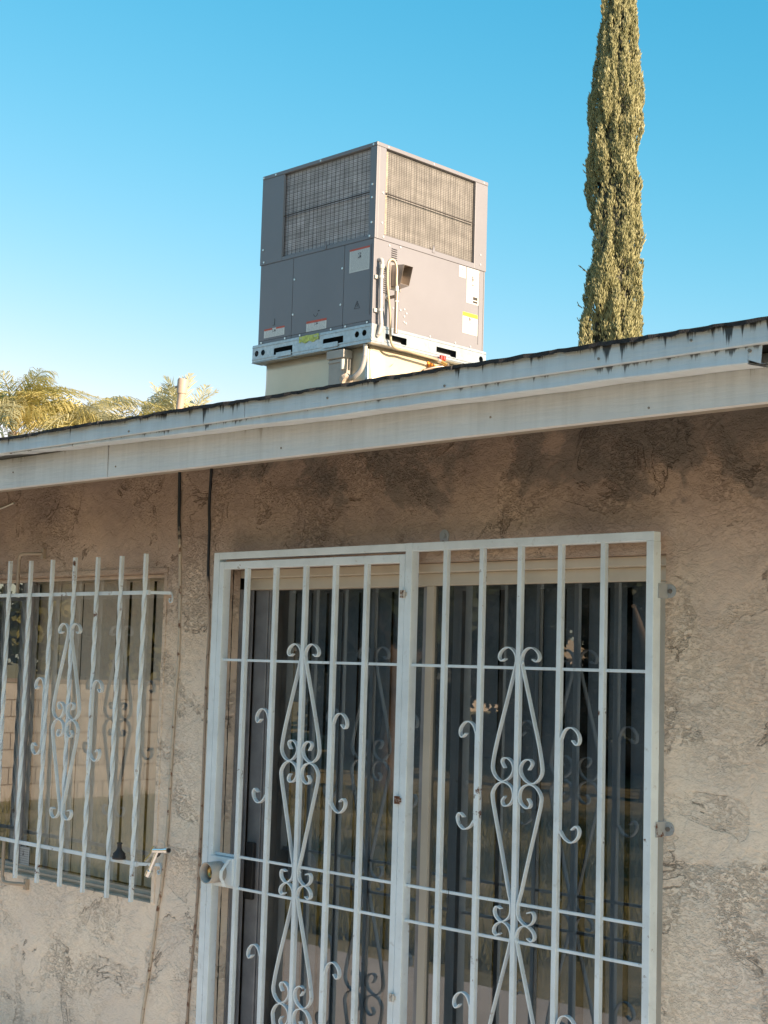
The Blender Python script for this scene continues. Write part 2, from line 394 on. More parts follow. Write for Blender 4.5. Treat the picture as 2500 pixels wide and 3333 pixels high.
# ------------------------------------------------------------------ the house
HX0, HX1 = -9.0, 3.5
house = thing('house', (-2.7, 4, 0), 'low house with beige stucco wall and low shingled roof', 'house')
WIN = (-2.30, -.385, .80, 2.06); DOOR = (.03, 1.93, 0.0, 2.064)
xs = sorted(set([HX0, -7, -5, -4, -3.2, -2.6] + [round(-2.3 + .012 * i, 4) for i in range(int(5.7 / .012))] + [WIN[0], WIN[1], DOOR[0], DOOR[1], 3.4, HX1]))
xs = [x for i, x in enumerate(xs) if i == 0 or x - xs[i - 1] > .003 or x in (WIN[1], DOOR[0], DOOR[1])]
zs = sorted(set([0, .2] + [round(.3 + .012 * i, 4) for i in range(181)] + [WIN[2], WIN[3], DOOR[3], 2.47]))
xs = np.array(xs); zs = np.array(zs)
rng = np.random.RandomState(3)
def vnoise(X, Z, s, seed):
    rs = np.random.RandomState(seed); G = rs.rand(256, 256)
    x = (X + 50) * s; z = (Z + 50) * s; xi = np.floor(x).astype(int); zi = np.floor(z).astype(int); fx = x - xi; fz = z - zi
    fx = fx * fx * (3 - 2 * fx); fz = fz * fz * (3 - 2 * fz)
    g = lambda i, j: G[i % 256, j % 256]
    return (g(xi, zi) * (1 - fx) * (1 - fz) + g(xi + 1, zi) * fx * (1 - fz) + g(xi, zi + 1) * (1 - fx) * fz + g(xi + 1, zi + 1) * fx * fz)
XX, ZZ = np.meshgrid(xs, zs, indexing='ij')
nA = .5 * vnoise(XX, ZZ, 7, 1) + .3 * vnoise(XX, ZZ, 16, 2) + .2 * vnoise(XX, ZZ, 36, 3)
sm = np.clip((nA - .46) / .07, 0, 1); sm = sm * sm * (3 - 2 * sm)
YY = -(.0035 * sm + .004 * vnoise(XX, ZZ, 3, 4) + (1 - sm) * .0045 * vnoise(XX, ZZ, 80, 5))
YY[(XX < -2.35) | (XX > 3.39)] = 0
nx, nz = len(xs), len(zs)
verts = np.stack([XX, YY, ZZ], -1).reshape(-1, 3).tolist()
faces = []
for i in range(nx - 1):
    xm = (xs[i] + xs[i + 1]) / 2
    for j in range(nz - 1):
        zm = (zs[j] + zs[j + 1]) / 2
        if WIN[0] < xm < WIN[1] and WIN[2] < zm < WIN[3]: continue
        if DOOR[0] < xm < DOOR[1] and DOOR[2] <= zm < DOOR[3]: continue
        faces.append((i * nz + j, (i + 1) * nz + j, (i + 1) * nz + j + 1, i * nz + j + 1))
wb = MB(); wb.v = [tuple(v) for v in verts]; wb.f = faces; wb.sm = [True] * len(faces)
for (a, b, c_, d, e) in ((*WIN, .05), (*DOOR, .03)):        # plastered reveals
    y0 = -.001
    wb.add([(a, y0, c_), (a, e, c_), (a, e, d), (a, y0, d)], [(0, 1, 2, 3)])
    wb.add([(b, y0, c_), (b, e, c_), (b, e, d), (b, y0, d)], [(0, 1, 2, 3)])
    wb.add([(a, y0, d), (b, y0, d), (b, e, d), (a, e, d)], [(0, 1, 2, 3)])
    wb.add([(a, y0, c_), (b, y0, c_), (b, e, c_), (a, e, c_)], [(0, 1, 2, 3)])
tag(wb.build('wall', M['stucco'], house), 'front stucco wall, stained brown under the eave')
# inner leaf and other outer walls (with the same openings)
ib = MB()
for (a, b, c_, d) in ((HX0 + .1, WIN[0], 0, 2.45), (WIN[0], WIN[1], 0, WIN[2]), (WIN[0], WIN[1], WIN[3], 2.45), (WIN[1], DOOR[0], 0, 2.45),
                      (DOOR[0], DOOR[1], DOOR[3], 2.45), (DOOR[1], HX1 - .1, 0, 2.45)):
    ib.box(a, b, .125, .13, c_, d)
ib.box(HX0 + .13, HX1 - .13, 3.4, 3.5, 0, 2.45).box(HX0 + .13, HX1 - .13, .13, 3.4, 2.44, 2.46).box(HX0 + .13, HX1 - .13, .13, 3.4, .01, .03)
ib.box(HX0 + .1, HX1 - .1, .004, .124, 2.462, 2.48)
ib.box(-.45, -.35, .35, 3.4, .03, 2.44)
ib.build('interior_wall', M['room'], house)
S_ = .21; EY, EZ = -.70, 2.508; RY = 4.2; RZ = EZ + (RY - EY) * S_; BY = RY + (RY - EY)
for x0, x1 in ((HX0, HX0 + .1), (HX1 - .1, HX1)):
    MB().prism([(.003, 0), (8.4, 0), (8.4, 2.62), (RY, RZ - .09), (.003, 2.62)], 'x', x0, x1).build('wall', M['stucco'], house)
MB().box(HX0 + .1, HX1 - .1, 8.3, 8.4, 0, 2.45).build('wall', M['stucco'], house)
rf = MB()
X0, X1 = HX0 - .35, HX1 + .35
rf.add([(X0, EY, EZ), (X1, EY, EZ), (X1, RY, RZ), (X0, RY, RZ), (X0, BY, EZ), (X1, BY, EZ),
        (X0, EY, EZ - .002), (X1, EY, EZ - .002), (X1, RY, RZ - .08), (X0, RY, RZ - .08), (X0, BY, EZ - .03), (X1, BY, EZ - .03)],
       [(0, 1, 2, 3), (3, 2, 5, 4), (6, 9, 8, 7), (9, 10, 11, 8), (0, 6, 7, 1), (4, 5, 11, 10), (0, 3, 9, 6), (3, 4, 10, 9), (1, 7, 8, 2), (2, 8, 11, 5)])
roof = rf.build('roof', M['shingle'], house)
# first course of shingles, uneven front edge
x = X0
while x < X1:
    w = random.uniform(.28, .36); o = random.uniform(0, .010); th = random.uniform(.0015, .003)
    ov = .006 + o * .6; s2 = random.uniform(-.001, .001)
    nseg = 12 if -2 < x < 3.6 else 2
    b = MB(); vt = []
    for i in range(nseg + 1):
        xx = x + (w - .002) * i / nseg; jy = random.uniform(-.004, .003); jz = random.uniform(-.0016, .0014)
        vt += [(xx, EY - ov + jy, EZ + th + s2 + jz), (xx, EY + .14, EZ + .14 * S_ + th + .004), (xx, EY + .14, EZ + .14 * S_ + .001), (xx, EY - ov + jy, EZ - .007 + jz * 2.5)]
    fs = []
    for i in range(nseg):
        for k in range(4): fs.append((i * 4 + k, i * 4 + (k + 1) % 4, (i + 1) * 4 + (k + 1) % 4, (i + 1) * 4 + k))
    fs += [(0, 1, 2, 3), tuple(nseg * 4 + k for k in (3, 2, 1, 0))]
    b.add(vt, fs); b.build('shingle', M['edge'], roof if False else house); x += w
# further courses seen only from above: raised rows joined as one piece
rows = MB()
for r in range(1, 22):
    y = EY + .14 + (r - 1) * .22; 
    if y + .24 > RY: break
    z = EZ + (y - EY) * S_
    rows.add([(X0, y, z + .012), (X1, y, z + .012), (X1, y + .23, z + .23 * S_ + .004), (X0, y + .23, z + .23 * S_ + .004), (X0, y, z), (X1, y, z)],
             [(0, 1, 2, 3), (4, 5, 1, 0)])
tag(rows.build('shingle_course', M['shingle'], house), kind='stuff')
# upper edge board in lengths, with visible joints
js = [X0, -5.4, -2.6, .985, 3.62, X1]
js = [X0, -4.2, -.92, .885, 2.95, X1]
for a, b_ in zip(js[:-1], js[1:]):
    MB().box(a + .0015, b_ - .0015, -.695, -.672, 2.455, 2.506).build('edge_board', M['rake'], house, .0015)
# box gutter below it: front strip and underside, sagging towards the left
def zb(x): return float(np.interp(x, [X0, -1.2, -.3, .5, 1.2, 2.1, 2.64], [2.452, 2.452, 2.450, 2.437, 2.427, 2.420, 2.416]))
gx = list(np.linspace(X0, -1.5, 6)) + list(np.linspace(-1.4, 2.6, 60))
vt = []
for x in gx:
    zz = zb(x) + .0012 * math.sin(x * 9) + .001 * math.sin(x * 23 + 1)
    vt += [(x, -.682, 2.4545), (x, -.684, zz + .003), (x, -.681, zz), (x, -.602, zz + .006), (x, -.602, zz + .009), (x, -.678, zz + .004), (x, -.678, 2.4545)]
n = 7; fs = [(i * n + k, i * n + k + 1, (i + 1) * n + k + 1, (i + 1) * n + k) for i in range(len(gx) - 1) for k in range(n - 1)]
gb = MB().add(vt, fs)
gb.add([(2.6, -.682, 2.4545), (2.6, -.682, 2.424), (2.632, -.682, 2.412), (2.636, -.682, 2.4545), (2.6, -.602, 2.43), (2.632, -.602, 2.42)], [(0, 1, 2, 3), (1, 4, 5, 2)])
gut = gb.build('gutter', M['gut'], house)
MB().tube([(2.605, -.681, 2.444), (2.605, -.687, 2.444)], .004, 8).build('screw', M['iron'], gut)
for a, b_ in ((X0, .05), (.056, X1)):
    MB().box(a, b_, -.60, -.575, 2.342, 2.4535).build('fascia_board', M['fascia'], house, .001)
MB().box(X0, X1, -.672, -.60, 2.4545, 2.47).build('roof_deck_edge', M['black'], house)
MB().box(X0, X1, -.575, -.004, 2.4505, 2.462).build('soffit', M['soffit'], house)
# mildew tuft hanging at the open end of the gutter
random.seed(5)
mt = MB()
for i in range(60):
    x = 2.645 + random.gauss(.012, .016); z = 2.437 + random.gauss(0, .016); r = random.uniform(.001, .004)
    mt.tube([(x, -.63, z), (x + random.uniform(-.006, .006), -.606, z + random.uniform(-.01, .006))], r, 5)
tag(mt.build('mildew', M['edge'], house), kind='stuff')
# plaster band round the window
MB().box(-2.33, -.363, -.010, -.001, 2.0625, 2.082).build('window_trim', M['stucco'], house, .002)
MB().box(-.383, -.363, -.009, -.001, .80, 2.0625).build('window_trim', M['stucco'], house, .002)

# ---- window of the house
win = thing('window', (-1.34, .05, .8), None, None); win.parent = house; win.matrix_parent_inverse = house.matrix_world.inverted()
f = MB(); a, b_, c_, d = WIN
f.box(a, b_, .032, .06, d - .014, d - .002).box(a, b_, .030, .062, c_ + .001, c_ + .012).box(a, b_, .020, .050, c_ + .012, c_ + .020)
f.box(a, b_, .040, .066, c_ + .020, c_ + .034)
f.box(b_ - .012, b_ - .001, .034, .06, c_ + .034, d - .014).box(a + .001, a + .014, .034, .06, c_ + .034, d - .014)
f.build('frame', M['winframe'], win)
MB().box(-1.425, -1.385, .034, .052, c_ + .035, d - .015).build('stile', M['alu'], win, .002)
MB().box(-1.462, -1.430, .054, .066, c_ + .035, d - .015).build('stile', M['alu'], win, .002)
MB().box(-1.385, b_ - .012, .044, .047, c_ + .035, d - .015).build('glass', M['glassw'], win)
MB().box(a + .014, -1.43, .060, .063, c_ + .035, d - .015).build('glass', M['glass'], win)
st = MB().box(-1.405, -1.312, .0415, .043, .825, .910).build('sticker', m_label('round_grey_sticker', None, 'X', 0, 9, (.42, .45, .47), ink=(.10, .10, .12)), win, .0)
# ---- patio door of the house
pd = thing('patio_door', (.98, .06, 0), None, None); pd.parent = house; pd.matrix_parent_inverse = house.matrix_world.inverted()
MB().box(.031, 1.929, .028, .10, 2.033, 2.063).box(.031, 1.929, .06, .12, 1.992, 2.033).build('head', M['frame'], pd, .003)
jp = [(.0305, .030), (.040, .030), (.040, .058), (.046, .058), (.046, .064), (.038, .064), (.038, .078), (.050, .078), (.050, .083), (.0305, .083)]
MB().prism(jp, 'z', .041, 1.9915).build('jamb', M['alu'], pd)
MB().box(1.906, 1.929, .030, .12, .041, 1.9915).build('jamb', M['alu'], pd, .001)
MB().box(.031, 1.929, .028, .12, .001, .04).build('sill', M['alu'], pd, .002)
MB().box(.944, .976, .066, .094, .04, 1.992).build('stile', M['frame'], pd, .003)
MB().box(1.85, 1.905, .066, .094, .04, 1.992).build('stile', M['frame'], pd, .003)
MB().box(.042, .112, .098, .12, .04, 1.992).build('stile', M['alu'], pd, .003)
MB().box(.118, .124, .100, .112, .04, 1.992).build('stile', M['alu'], pd, .001)
MB().box(.900, .943, .098, .12, .04, 1.992).build('stile', M['alu'], pd, .003)
MB().box(.124, .900, .107, .110, .04, 1.992).build('glass', M['glass'], pd)
MB().box(.976, 1.85, .078, .081, .04, 1.992).build('glass', M['glass'], pd)
hd = MB().box(.058, .098, .080, .098, .865, 1.07).build('handle', M['black'], pd, .004)

# ------------------------------------------------------------------ blinds behind the glass
def blind(name, x0, x1, y, z0, z1, pitch, width, ang, mat, label, gaps, seed):
    random.seed(seed)
    t = thing(name, ((x0 + x1) / 2, y, z0), label, 'blind')
    MB().box(x0, x1, y - .02, y + .02, z1, z1 + .035).build('head_rail', mat, t)
    vb = MB(); w = width / 2
    n = 6; vs_ = []
    for zz in (z0, z1):
        for i in range(n + 1):
            u = -w + width * i / n; vs_.append((u, -.006 * (1 - (u / w) ** 2), zz))
    vb.add(vs_, [(i, i + 1, n + 2 + i, n + 1 + i) for i in range(n)], True)
    vm = vb.mesh('vane'); vm.materials.append(mat)
    x = x0 + w; i = 0
    while x < x1 - w * .5:
        place(vm, 'vane', (x, y + random.uniform(-.003, .003), 0), t, (0, 0, ang + random.uniform(-.05, .05)))
        x += pitch + (gaps * random.uniform(.3, 1.6) if random.random() < .7 else 0); i += 1
    return t
blind('vertical_blind', .15, .985, .205, .06, 1.985, .083, .092, math.radians(-9), M['blindd'],
      'grey vertical blind behind the left pane of the patio door', .0, 1)
blind('vertical_blind', .985, 1.90, .205, .06, 1.985, .079, .078, math.radians(-13), M['blindd'],
      'grey vertical blind with dark gaps behind the right pane of the patio door', .012, 2)
blind('vertical_blind', -2.28, -.40, .115, .83, 2.04, .081, .084, math.radians(-3), M['blindw'],
      'pale vertical blind behind the barred window', .004, 3)

# ------------------------------------------------------------------ scroll shapes shared by both grilles
SA = [(.052,.3665),(.067,.3599),(.0772,.3699),(.0727,.3858),(.0566,.3979),(.0391,.4008),(.0202,.390),(.0105,.3687),(.0158,.3366),(.0499,.2219),(.079,.1234),(.0929,.0637),(.0945,.0348),(.0801,.0121),(.0553,.0012),(.0281,.0132),(.0132,.0365),(.019,.0589),(.0378,.0711),(.0536,.0684),(.0577,.0577),(.0464,.0412)]
SB = [(.0444,-.0425),(.0545,-.0561),(.0492,-.0687),(.035,-.0699),(.0173,-.0568),(.0113,-.0354),(.0209,-.0127),(.0475,-.0012),(.0744,-.0087),(.0921,-.0314),(.0926,-.053),(.0827,-.0947),(.0483,-.223),(.0254,-.312),(.0137,-.3519),(.0145,-.383),(.0276,-.4003),(.0498,-.4092),(.0698,-.397),(.0756,-.3796),(.0675,-.3676),(.0504,-.3722)]
SCc = [(.0515,.1359),(.0668,.1237),(.0764,.1337),(.0737,.1525),(.0584,.1684),(.0402,.1723),(.0223,.1618),(.0112,.1373),(.0104,.1205),(.0099,-.1112),(.0133,-.125),(.0288,-.1448),(.053,-.1541),(.0736,-.1403),(.0806,-.1209),(.0744,-.1086),(.067,-.107),(.0537,-.1176)]
def scroll_mesh(path, mirror, scale=1.0):
    s = -1 if mirror else 1
    p = catmull([Vector((s * a * scale, b * scale)) for a, b in path], 5)
    me = MB().ribbon(p, -.0075, .0075, .0036).mesh('scroll'); return me
weld = MB().tube([(0, -.006, -.003), (0, -.007, 0), (0, -.006, .004), (0, .006, .002)], .0035, 6, r_list=[.0015, .0035, .003, .002]).mesh('weld'); weld.materials.append(M['bar2'])
def add_scrolls(par, cx, y, zj, mat, cxl, cxr, zc, scale=1.0, cache={}):
    key = (round(scale, 3), mat.name)
    if key not in cache:
        L = []
        for p in (SA, SB, SCc):
            for mir in (0, 1):
                me = scroll_mesh(p, mir, scale); me.materials.append(mat); L.append(me)
        cache[key] = L
    L = cache[key]
    for k in (0, 1, 2, 3): place(L[k], 'scroll', (cx, y, zj), par)
    for wx, wz in ((.047 * scale, zj), (-.047 * scale, zj), (.011, zj + .355), (-.011, zj + .355), (.011, zj - .37), (-.011, zj - .37)):
        w_ = place(weld, 'weld', (cx + wx, y, wz), par, (0, 0, random.uniform(0, 3)), (random.uniform(.8, 1.3), 1, random.uniform(.8, 1.2)))
    for dz in (.10, -.10):
        place(weld, 'weld', (cxr + .0095, y, zc + dz), par); place(weld, 'weld', (cxl - .0095, y, zc + dz), par)
    place(L[4], 'scroll', (cxr, y, zc), par); place(L[5], 'scroll', (cxl, y, zc), par)

# ------------------------------------------------------------------ security gate over the patio door
gate = thing('security_gate', (.966, -.06, .02), 'white painted security gate of square bars and scrolls over the patio door', 'security gate')
Y0, Y1 = -.072, -.038
MB().box(-.004, .0275, Y0, Y1, .02, 2.122).box(.0275, .975, Y0, Y1, 2.0965, 2.122).box(1.005, 1.935, Y0, Y1, 2.095, 2.122).build('outer_frame', M['bar'], gate, .002)
MB().box(.975, 1.005, Y0 - .0005, Y1, .02, 2.1225).build('mullion', M['bar'], gate, .002)
MB().box(1.910, 1.935, Y0 - .0005, Y1 + .002, .02, 2.095).build('side_post', M['bar'], gate, .002)
lf = thing('gate_leaf', (.5, -.06, .02), None, None); lf.parent = gate; lf.matrix_parent_inverse = gate.matrix_world.inverted()
MB().box(.0295, .056, Y0, Y1, .05, 2.087).box(.949, .9735, Y0, Y1, .05, 2.087).box(.056, .949, Y0, Y1, 2.060, 2.087).build('leaf_frame', M['bar'], lf, .002)
def bar_mesh(z0, z1, w=.0165):
    b = MB().box(-w / 2, w / 2, -w / 2, w / 2, z0, z1); me = b.mesh('bar'); return me
bm1 = MB().box(-.00825, .00825, -.00825, .00825, .05, 2.060).build('bar', M['bar'], lf, .0012)
bm1.location = (.182, Y0 + .0085, 0); bars = [.182, .338, .494, .643, .794]
bm1.parent = lf; bm1.matrix_parent_inverse = lf.matrix_world.inverted()
for bx in bars[1:]: place(bm1, 'bar', (bx, Y0 + .0085, 0), lf)
pn = thing('side_panel', (1.46, -.06, .02), None, None); pn.parent = gate; pn.matrix_parent_inverse = gate.matrix_world.inverted()
bm2 = MB().box(-.00825, .00825, -.00825, .00825, .05, 2.0955).build('bar', M['bar'], pn, .0012)
bars2 = [1.149, 1.300, 1.452, 1.605, 1.760]
bm2.location = (bars2[0], Y0 + .0085, 0)
for bx in bars2[1:]: place(bm2, 'bar', (bx, Y0 + .0085, 0), pn)
MB().box(1.0055, 1.91, Y0 + .004, Y1, .03, .05).build('rail', M['bar'], pn, .001)
for z in (1.731, 1.039, .930, .30):
    MB().box(.056, .949, -.061, -.053, z - .005, z + .004).build('cross_bar', M['bar2'], lf, .001)
    MB().box(1.005, 1.910, -.061, -.053, z - .005, z + .004).build('cross_bar', M['bar2'], pn, .001)
for par, cx, cl, cr in ((lf, .494, .338, .643), (pn, 1.452, 1.300, 1.605)):
    add_scrolls(par, cx, -.063, 1.3905, M['bar'], cl, cr, 1.3905)
    add_scrolls(par, cx, -.063, .5795, M['bar2'], cl, cr, .5795)
# lock
lk = thing('lock', (.11, -.08, .98), None, None); lk.parent = gate; lk.matrix_parent_inverse = gate.matrix_world.inverted()
MB().box(.046, .175, -.078, -.0395, .936, 1.032).build('lock_box', M['bar'], lk, .002)
def ring(cx, cz, y0, y1, ro, ri, seg=28):
    b = MB(); vs_ = []
    for y, r in ((y0, ro), (y1, ro), (y1, ri), (y0, ri)):
        for k in range(seg): vs_.append((cx + r * math.cos(2 * PI * k / seg), y, cz + r * math.sin(2 * PI * k / seg)))
    fs = []
    for i in range(4):
        for k in range(seg): fs.append((i * seg + k, i * seg + (k + 1) % seg, ((i + 1) % 4) * seg + (k + 1) % seg, ((i + 1) % 4) * seg + k))
    return b.add(vs_, fs, True)
ring(.108, .980, -.142, -.078, .037, .0335).build('lock_collar', M['collar'], lk)
MB().tube([(.108, -.090, .980), (.108, -.0785, .980)], .0333, 24).build('lock_recess', M['cavity'], lk)
ring(.108, .980, -.122, -.0905, .019, .009).build('lock_cylinder', M['brass'], lk)
MB().tube([(.108, -.112, .980), (.108, -.091, .980)], .0088, 16).build('keyhole', M['black'], lk)
gpath = [Vector((.176, -.066, 1.031)), Vector((.160, -.085, 1.028)), Vector((.151, -.112, .988)), Vector((.150, -.112, .966)), Vector((.158, -.100, .935)), Vector((.182, -.078, .934))]
gg = MB(); vs_ = []
for p in gpath: vs_ += [p + Vector((-.004, 0, 0)), p + Vector((.004, .006, 0)), p + Vector((.004, .009, 0)), p + Vector((-.004, .003, 0))]
gg.add(vs_, [(i * 4 + k, i * 4 + (k + 1) % 4, (i + 1) * 4 + (k + 1) % 4, (i + 1) * 4 + k) for i in range(5) for k in range(4)] + [(0, 1, 2, 3), (23, 22, 21, 20)])
gg.build('lock_guard', M['bar2'], lk)
for x_, z_ in ((-.7, 2.47), (.3, 2.466), (1.25, 2.478), (2.2, 2.474), (2.46, 2.485), (1.7, 2.463)):
    MB().tube([(x_, -.6975, z_), (x_, -.6945, z_)], .0035, 8).build('nail', M['iron'], house)
for x_, z_ in ((-.55, 2.40), (.95, 2.37), (1.78, 2.385), (2.28, 2.36), (.1, 2.375)):
    MB().tube([(x_, -.602, z_), (x_, -.5995, z_)], .003, 8).build('nail', M['iron'], house)
for z in (1.958, 1.302, .690):
    h = MB().tube([(.968, -.078, z - .012), (.968, -.078, z + .012)], .006, 10).tube([(.979, -.078, z - .012), (.979, -.078, z + .012)], .004, 8)
    h.box(.964, .987, -.0755, -.0725, z - .006, z + .006)
    h.build('hinge', M['rusty'], gate)
# wall tabs
for x, z, big in ((1.935, 1.957, 0), (1.935, 1.299, 1)):
    t = MB(); pl = []
    poly = [(0, -.021), (.040, -.019)] + [(.040 + .019 * math.cos(a), .019 * math.sin(a)) for a in np.linspace(-PI / 2, PI / 2, 9)] + [(.040, .019), (0, .021)]
    t.prism([(p[0] + x - .028, p[1] + z) for p in poly], 'y', -.007, -.0035)
    t.box(x + .0005, x + .004, -.050, -.006, z - .021, z + .021)
    tb = t.build('wall_tab', M['tabm'], gate)
    MB().tube([(x + .012, -.007, z), (x + .012, -.0105, z)], .0065, 12).build('bolt', M['cavity'], tb)
eb = MB(); poly = [(.02 * math.cos(a), .02 * math.sin(a)) for a in np.linspace(0, 2 * PI, 16, endpoint=False)]
tb = MB().prism([(1.085 + a, 2.147 + b) for a, b in poly], 'y', -.010, -.006).box(1.067, 1.103, -.0092, -.0055, 2.1225, 2.147).build('wall_tab', M['tabm'], gate)
MB().tube([(1.085, -.010, 2.147), (1.085, -.014, 2.147)], .008, 12).build('bolt', M['tabm'], tb)
MB().tube(catmull([(1.182, -.0625, 1.046), (1.186, -.064, 1.049), (1.190, -.064, 1.045), (1.189, -.064, 1.00), (1.182, -.065, .955)]), .0008, 5).build('wire_hook', M['black'], pn)

# ------------------------------------------------------------------ window grille with twisted bars
wg = thing('window_grille', (-1.1, -.08, .8), 'white window grille of twisted bars with scrolls over the left window', 'window grille')
def twist_mesh(seed):
    random.seed(seed); n = 110; z0, z1 = .806, 2.128; vs_ = []; ph = random.uniform(0, 6)
    for i in range(n + 1):
        z = z0 + (z1 - z0) * i / n
        tw = min(max((z - .90) / (2.03 - .90), 0), 1) * 2 * PI * 2.75
        w = .0098
        for k in range(4):
            a = PI / 4 + PI / 2 * k + tw; vs_.append((w * math.cos(a), w * math.sin(a), z))
    fs = [(i * 4 + k, i * 4 + (k + 1) % 4, (i + 1) * 4 + (k + 1) % 4, (i + 1) * 4 + k) for i in range(n) for k in range(4)] + [(3, 2, 1, 0), (n * 4, n * 4 + 1, n * 4 + 2, n * 4 + 3)]
    me = MB().add(vs_, fs).mesh('bar'); me.materials.append(M['bar2']); return me
tm = twist_mesh(1)
wbx = [-2.04, -1.876, -1.712, -1.548, -1.384, -1.220, -1.056, -.892, -.730, -.568, -.410]
random.seed(3)
for x in wbx: place(tm, 'bar', (x, -.080, random.uniform(-.003, .003)), wg)
for z in (1.981, .950):
    MB().box(-2.1, -.402, -.074, -.066, z - .0075, z + .0075).build('cross_bar', M['bar2'], wg, .001)
    MB().add([(-.404, -.076, z - .006), (-.404, -.068, z - .006), (-.334, -.004, z - .006), (-.334, -.012, z - .006),
              (-.404, -.076, z + .006), (-.404, -.068, z + .006), (-.334, -.004, z + .006), (-.334, -.012, z + .006)],
             [(3, 2, 1, 0), (4, 5, 6, 7), (0, 1, 5, 4), (1, 2, 6, 5), (2, 3, 7, 6), (3, 0, 4, 7)]).box(-.412, -.392, -.0775, -.064, z - .009, z + .009).build('wall_bracket', M['bar'], wg, .0008)
    cu = [Vector((-.334, z + .004)), Vector((-.326, z - .012)), Vector((-.326, z - .03)), Vector((-.336, z - .037)), Vector((-.345, z - .030)), Vector((-.343, z - .022)), Vector((-.337, z - .022))]
    MB().ribbon(catmull(cu, 4), -.012, -.004, .003).build('bracket_curl', M['bar'], wg)
for s, zz in ((1, 1.989), (-1, .942)):
    pts = [(-1.347, -.062, zz), (-1.347, -.062, zz + s * .13), (-1.340, -.062, zz + s * .155), (-1.318, -.062, zz + s * .170), (-1.23, -.02, zz + s * .172)]
    MB().tube(catmull([Vector(p) for p in pts], 4), .0075, 6).build('wall_bracket', M['tanp'], wg)
    MB().box(-1.245, -1.225, -.022, -.004, zz + s * .172 - .022, zz + s * .172 + .022).build('bracket_plate', M['tanp'], wg, .001)
add_scrolls(wg, -.9, -.083, 1.471, M['bar'], -1.056, -.730, 1.468, .97)

# ------------------------------------------------------------------ cables on the wall
def cable(pts, r, mat, label):
    t = MB().tube(catmull([Vector((x, -.009, z)) for x, z in pts], 5), r, 8).build('cable', mat); return tag(t, label, 'cable')
cable([(-.315, 2.452), (-.308, 2.31), (-.305, 2.25), (-.292, 2.16), (-.284, 2.05), (-.277, 1.94), (-.272, 1.80), (-.273, 1.70), (-.283, 1.55), (-.289, 1.33), (-.296, 1.09), (-.317, .872), (-.332, .80), (-.353, .65), (-.404, .35), (-.42, .05)],
      .0062, M['cable'], 'cable running down the wall beside the window, black above and painted over below')
cable([(-.119, 2.452), (-.124, 2.31), (-.117, 2.22), (-.113, 2.05), (-.098, 1.90), (-.094, 1.82), (-.098, 1.69), (-.095, 1.36), (-.096, 1.11), (-.10, .84), (-.116, .63), (-.131, .40), (-.14, .05)],
      .0055, M['cable2'], 'cable running down the wall close to the gate frame')
cable([(-1.50, 2.395), (-1.65, 2.37), (-2.2, 2.30)], .004, M['white'], 'short white wire slanting down under the eave at the far left')

# ------------------------------------------------------------------ hose nozzles hung on the window grille
nz = thing('hose_nozzle', (-.23, -.1, .97), 'chrome pistol hose nozzle hooked on the lower right bracket of the window grille', 'hose nozzle')
P_ = lambda x, z, y=-.1: Vector((x, y, z))
MB().tube([P_(-.252, 1.017), P_(-.19, 1.024), P_(-.172, 1.026)], .0105, 14).tube([P_(-.180, 1.0253), P_(-.165, 1.027)], .0128, 14).build('barrel', M['chrome'], nz)
MB().tube([P_(-.163, 1.0272), P_(-.170, 1.0265)], .0085, 12).build('outlet', M['black'], nz)
MB().tube([P_(-.228, 1.017), P_(-.262, .960), P_(-.276, .936)], .0088, 14).tube([P_(-.272, .943), P_(-.284, .922)], .0125, 12).build('grip', M['chrome'], nz)
MB().ribbon(catmull([Vector((-.244, 1.034)), Vector((-.258, 1.020)), Vector((-.268, 1.002)), Vector((-.300, .974))], 4), -.108, -.094, .006).build('trigger', M['chrome'], nz)
MB().tube(catmull([P_(-.214, 1.014), P_(-.222, 1.004), P_(-.232, .998)], 3), .004, 8).build('guard', M['black'], nz)
nb = MB()
prof = [(.0, .0), (.026, .0), (.027, .010), (.024, .014), (.0245, .021), (.013, .032), (.009, .042), (.0085, .056), (.011, .058), (.011, .062), (.006, .062)]
seg = 16; vs_ = []
for r, h in prof:
    for k in range(seg): vs_.append((-.498 + r * math.cos(2 * PI * k / seg), -.080 + r * math.sin(2 * PI * k / seg), .9585 + h))
nb.add(vs_, [(i * seg + k, i * seg + (k + 1) % seg, (i + 1) * seg + (k + 1) % seg, (i + 1) * seg + k) for i in range(len(prof) - 1) for k in range(seg)], True)
tag(nb.build('hose_tip', M['rubber']), 'black cone shaped hose tip standing on the lower cross bar of the window grille', 'hose tip')

# ------------------------------------------------------------------ rooftop air conditioner
AP = Vector((-2.63628216, 3.30383345, 3.97493902))     # bottom front right corner of its cabinet
ac = thing('air_conditioner', (AP.x - .58, AP.y + .56, AP.z - .126), 'square grey rooftop air conditioner with wire guarded coils on the low roof', 'air conditioner')
WX, WY, H = 1.158, 1.122, 1.238
def A(x0, x1, y0, y1, z0, z1, mb=None):
    return (mb or MB()).box(AP.x + x0, AP.x + x1, AP.y + y0, AP.y + y1, AP.z + z0, AP.z + z1)
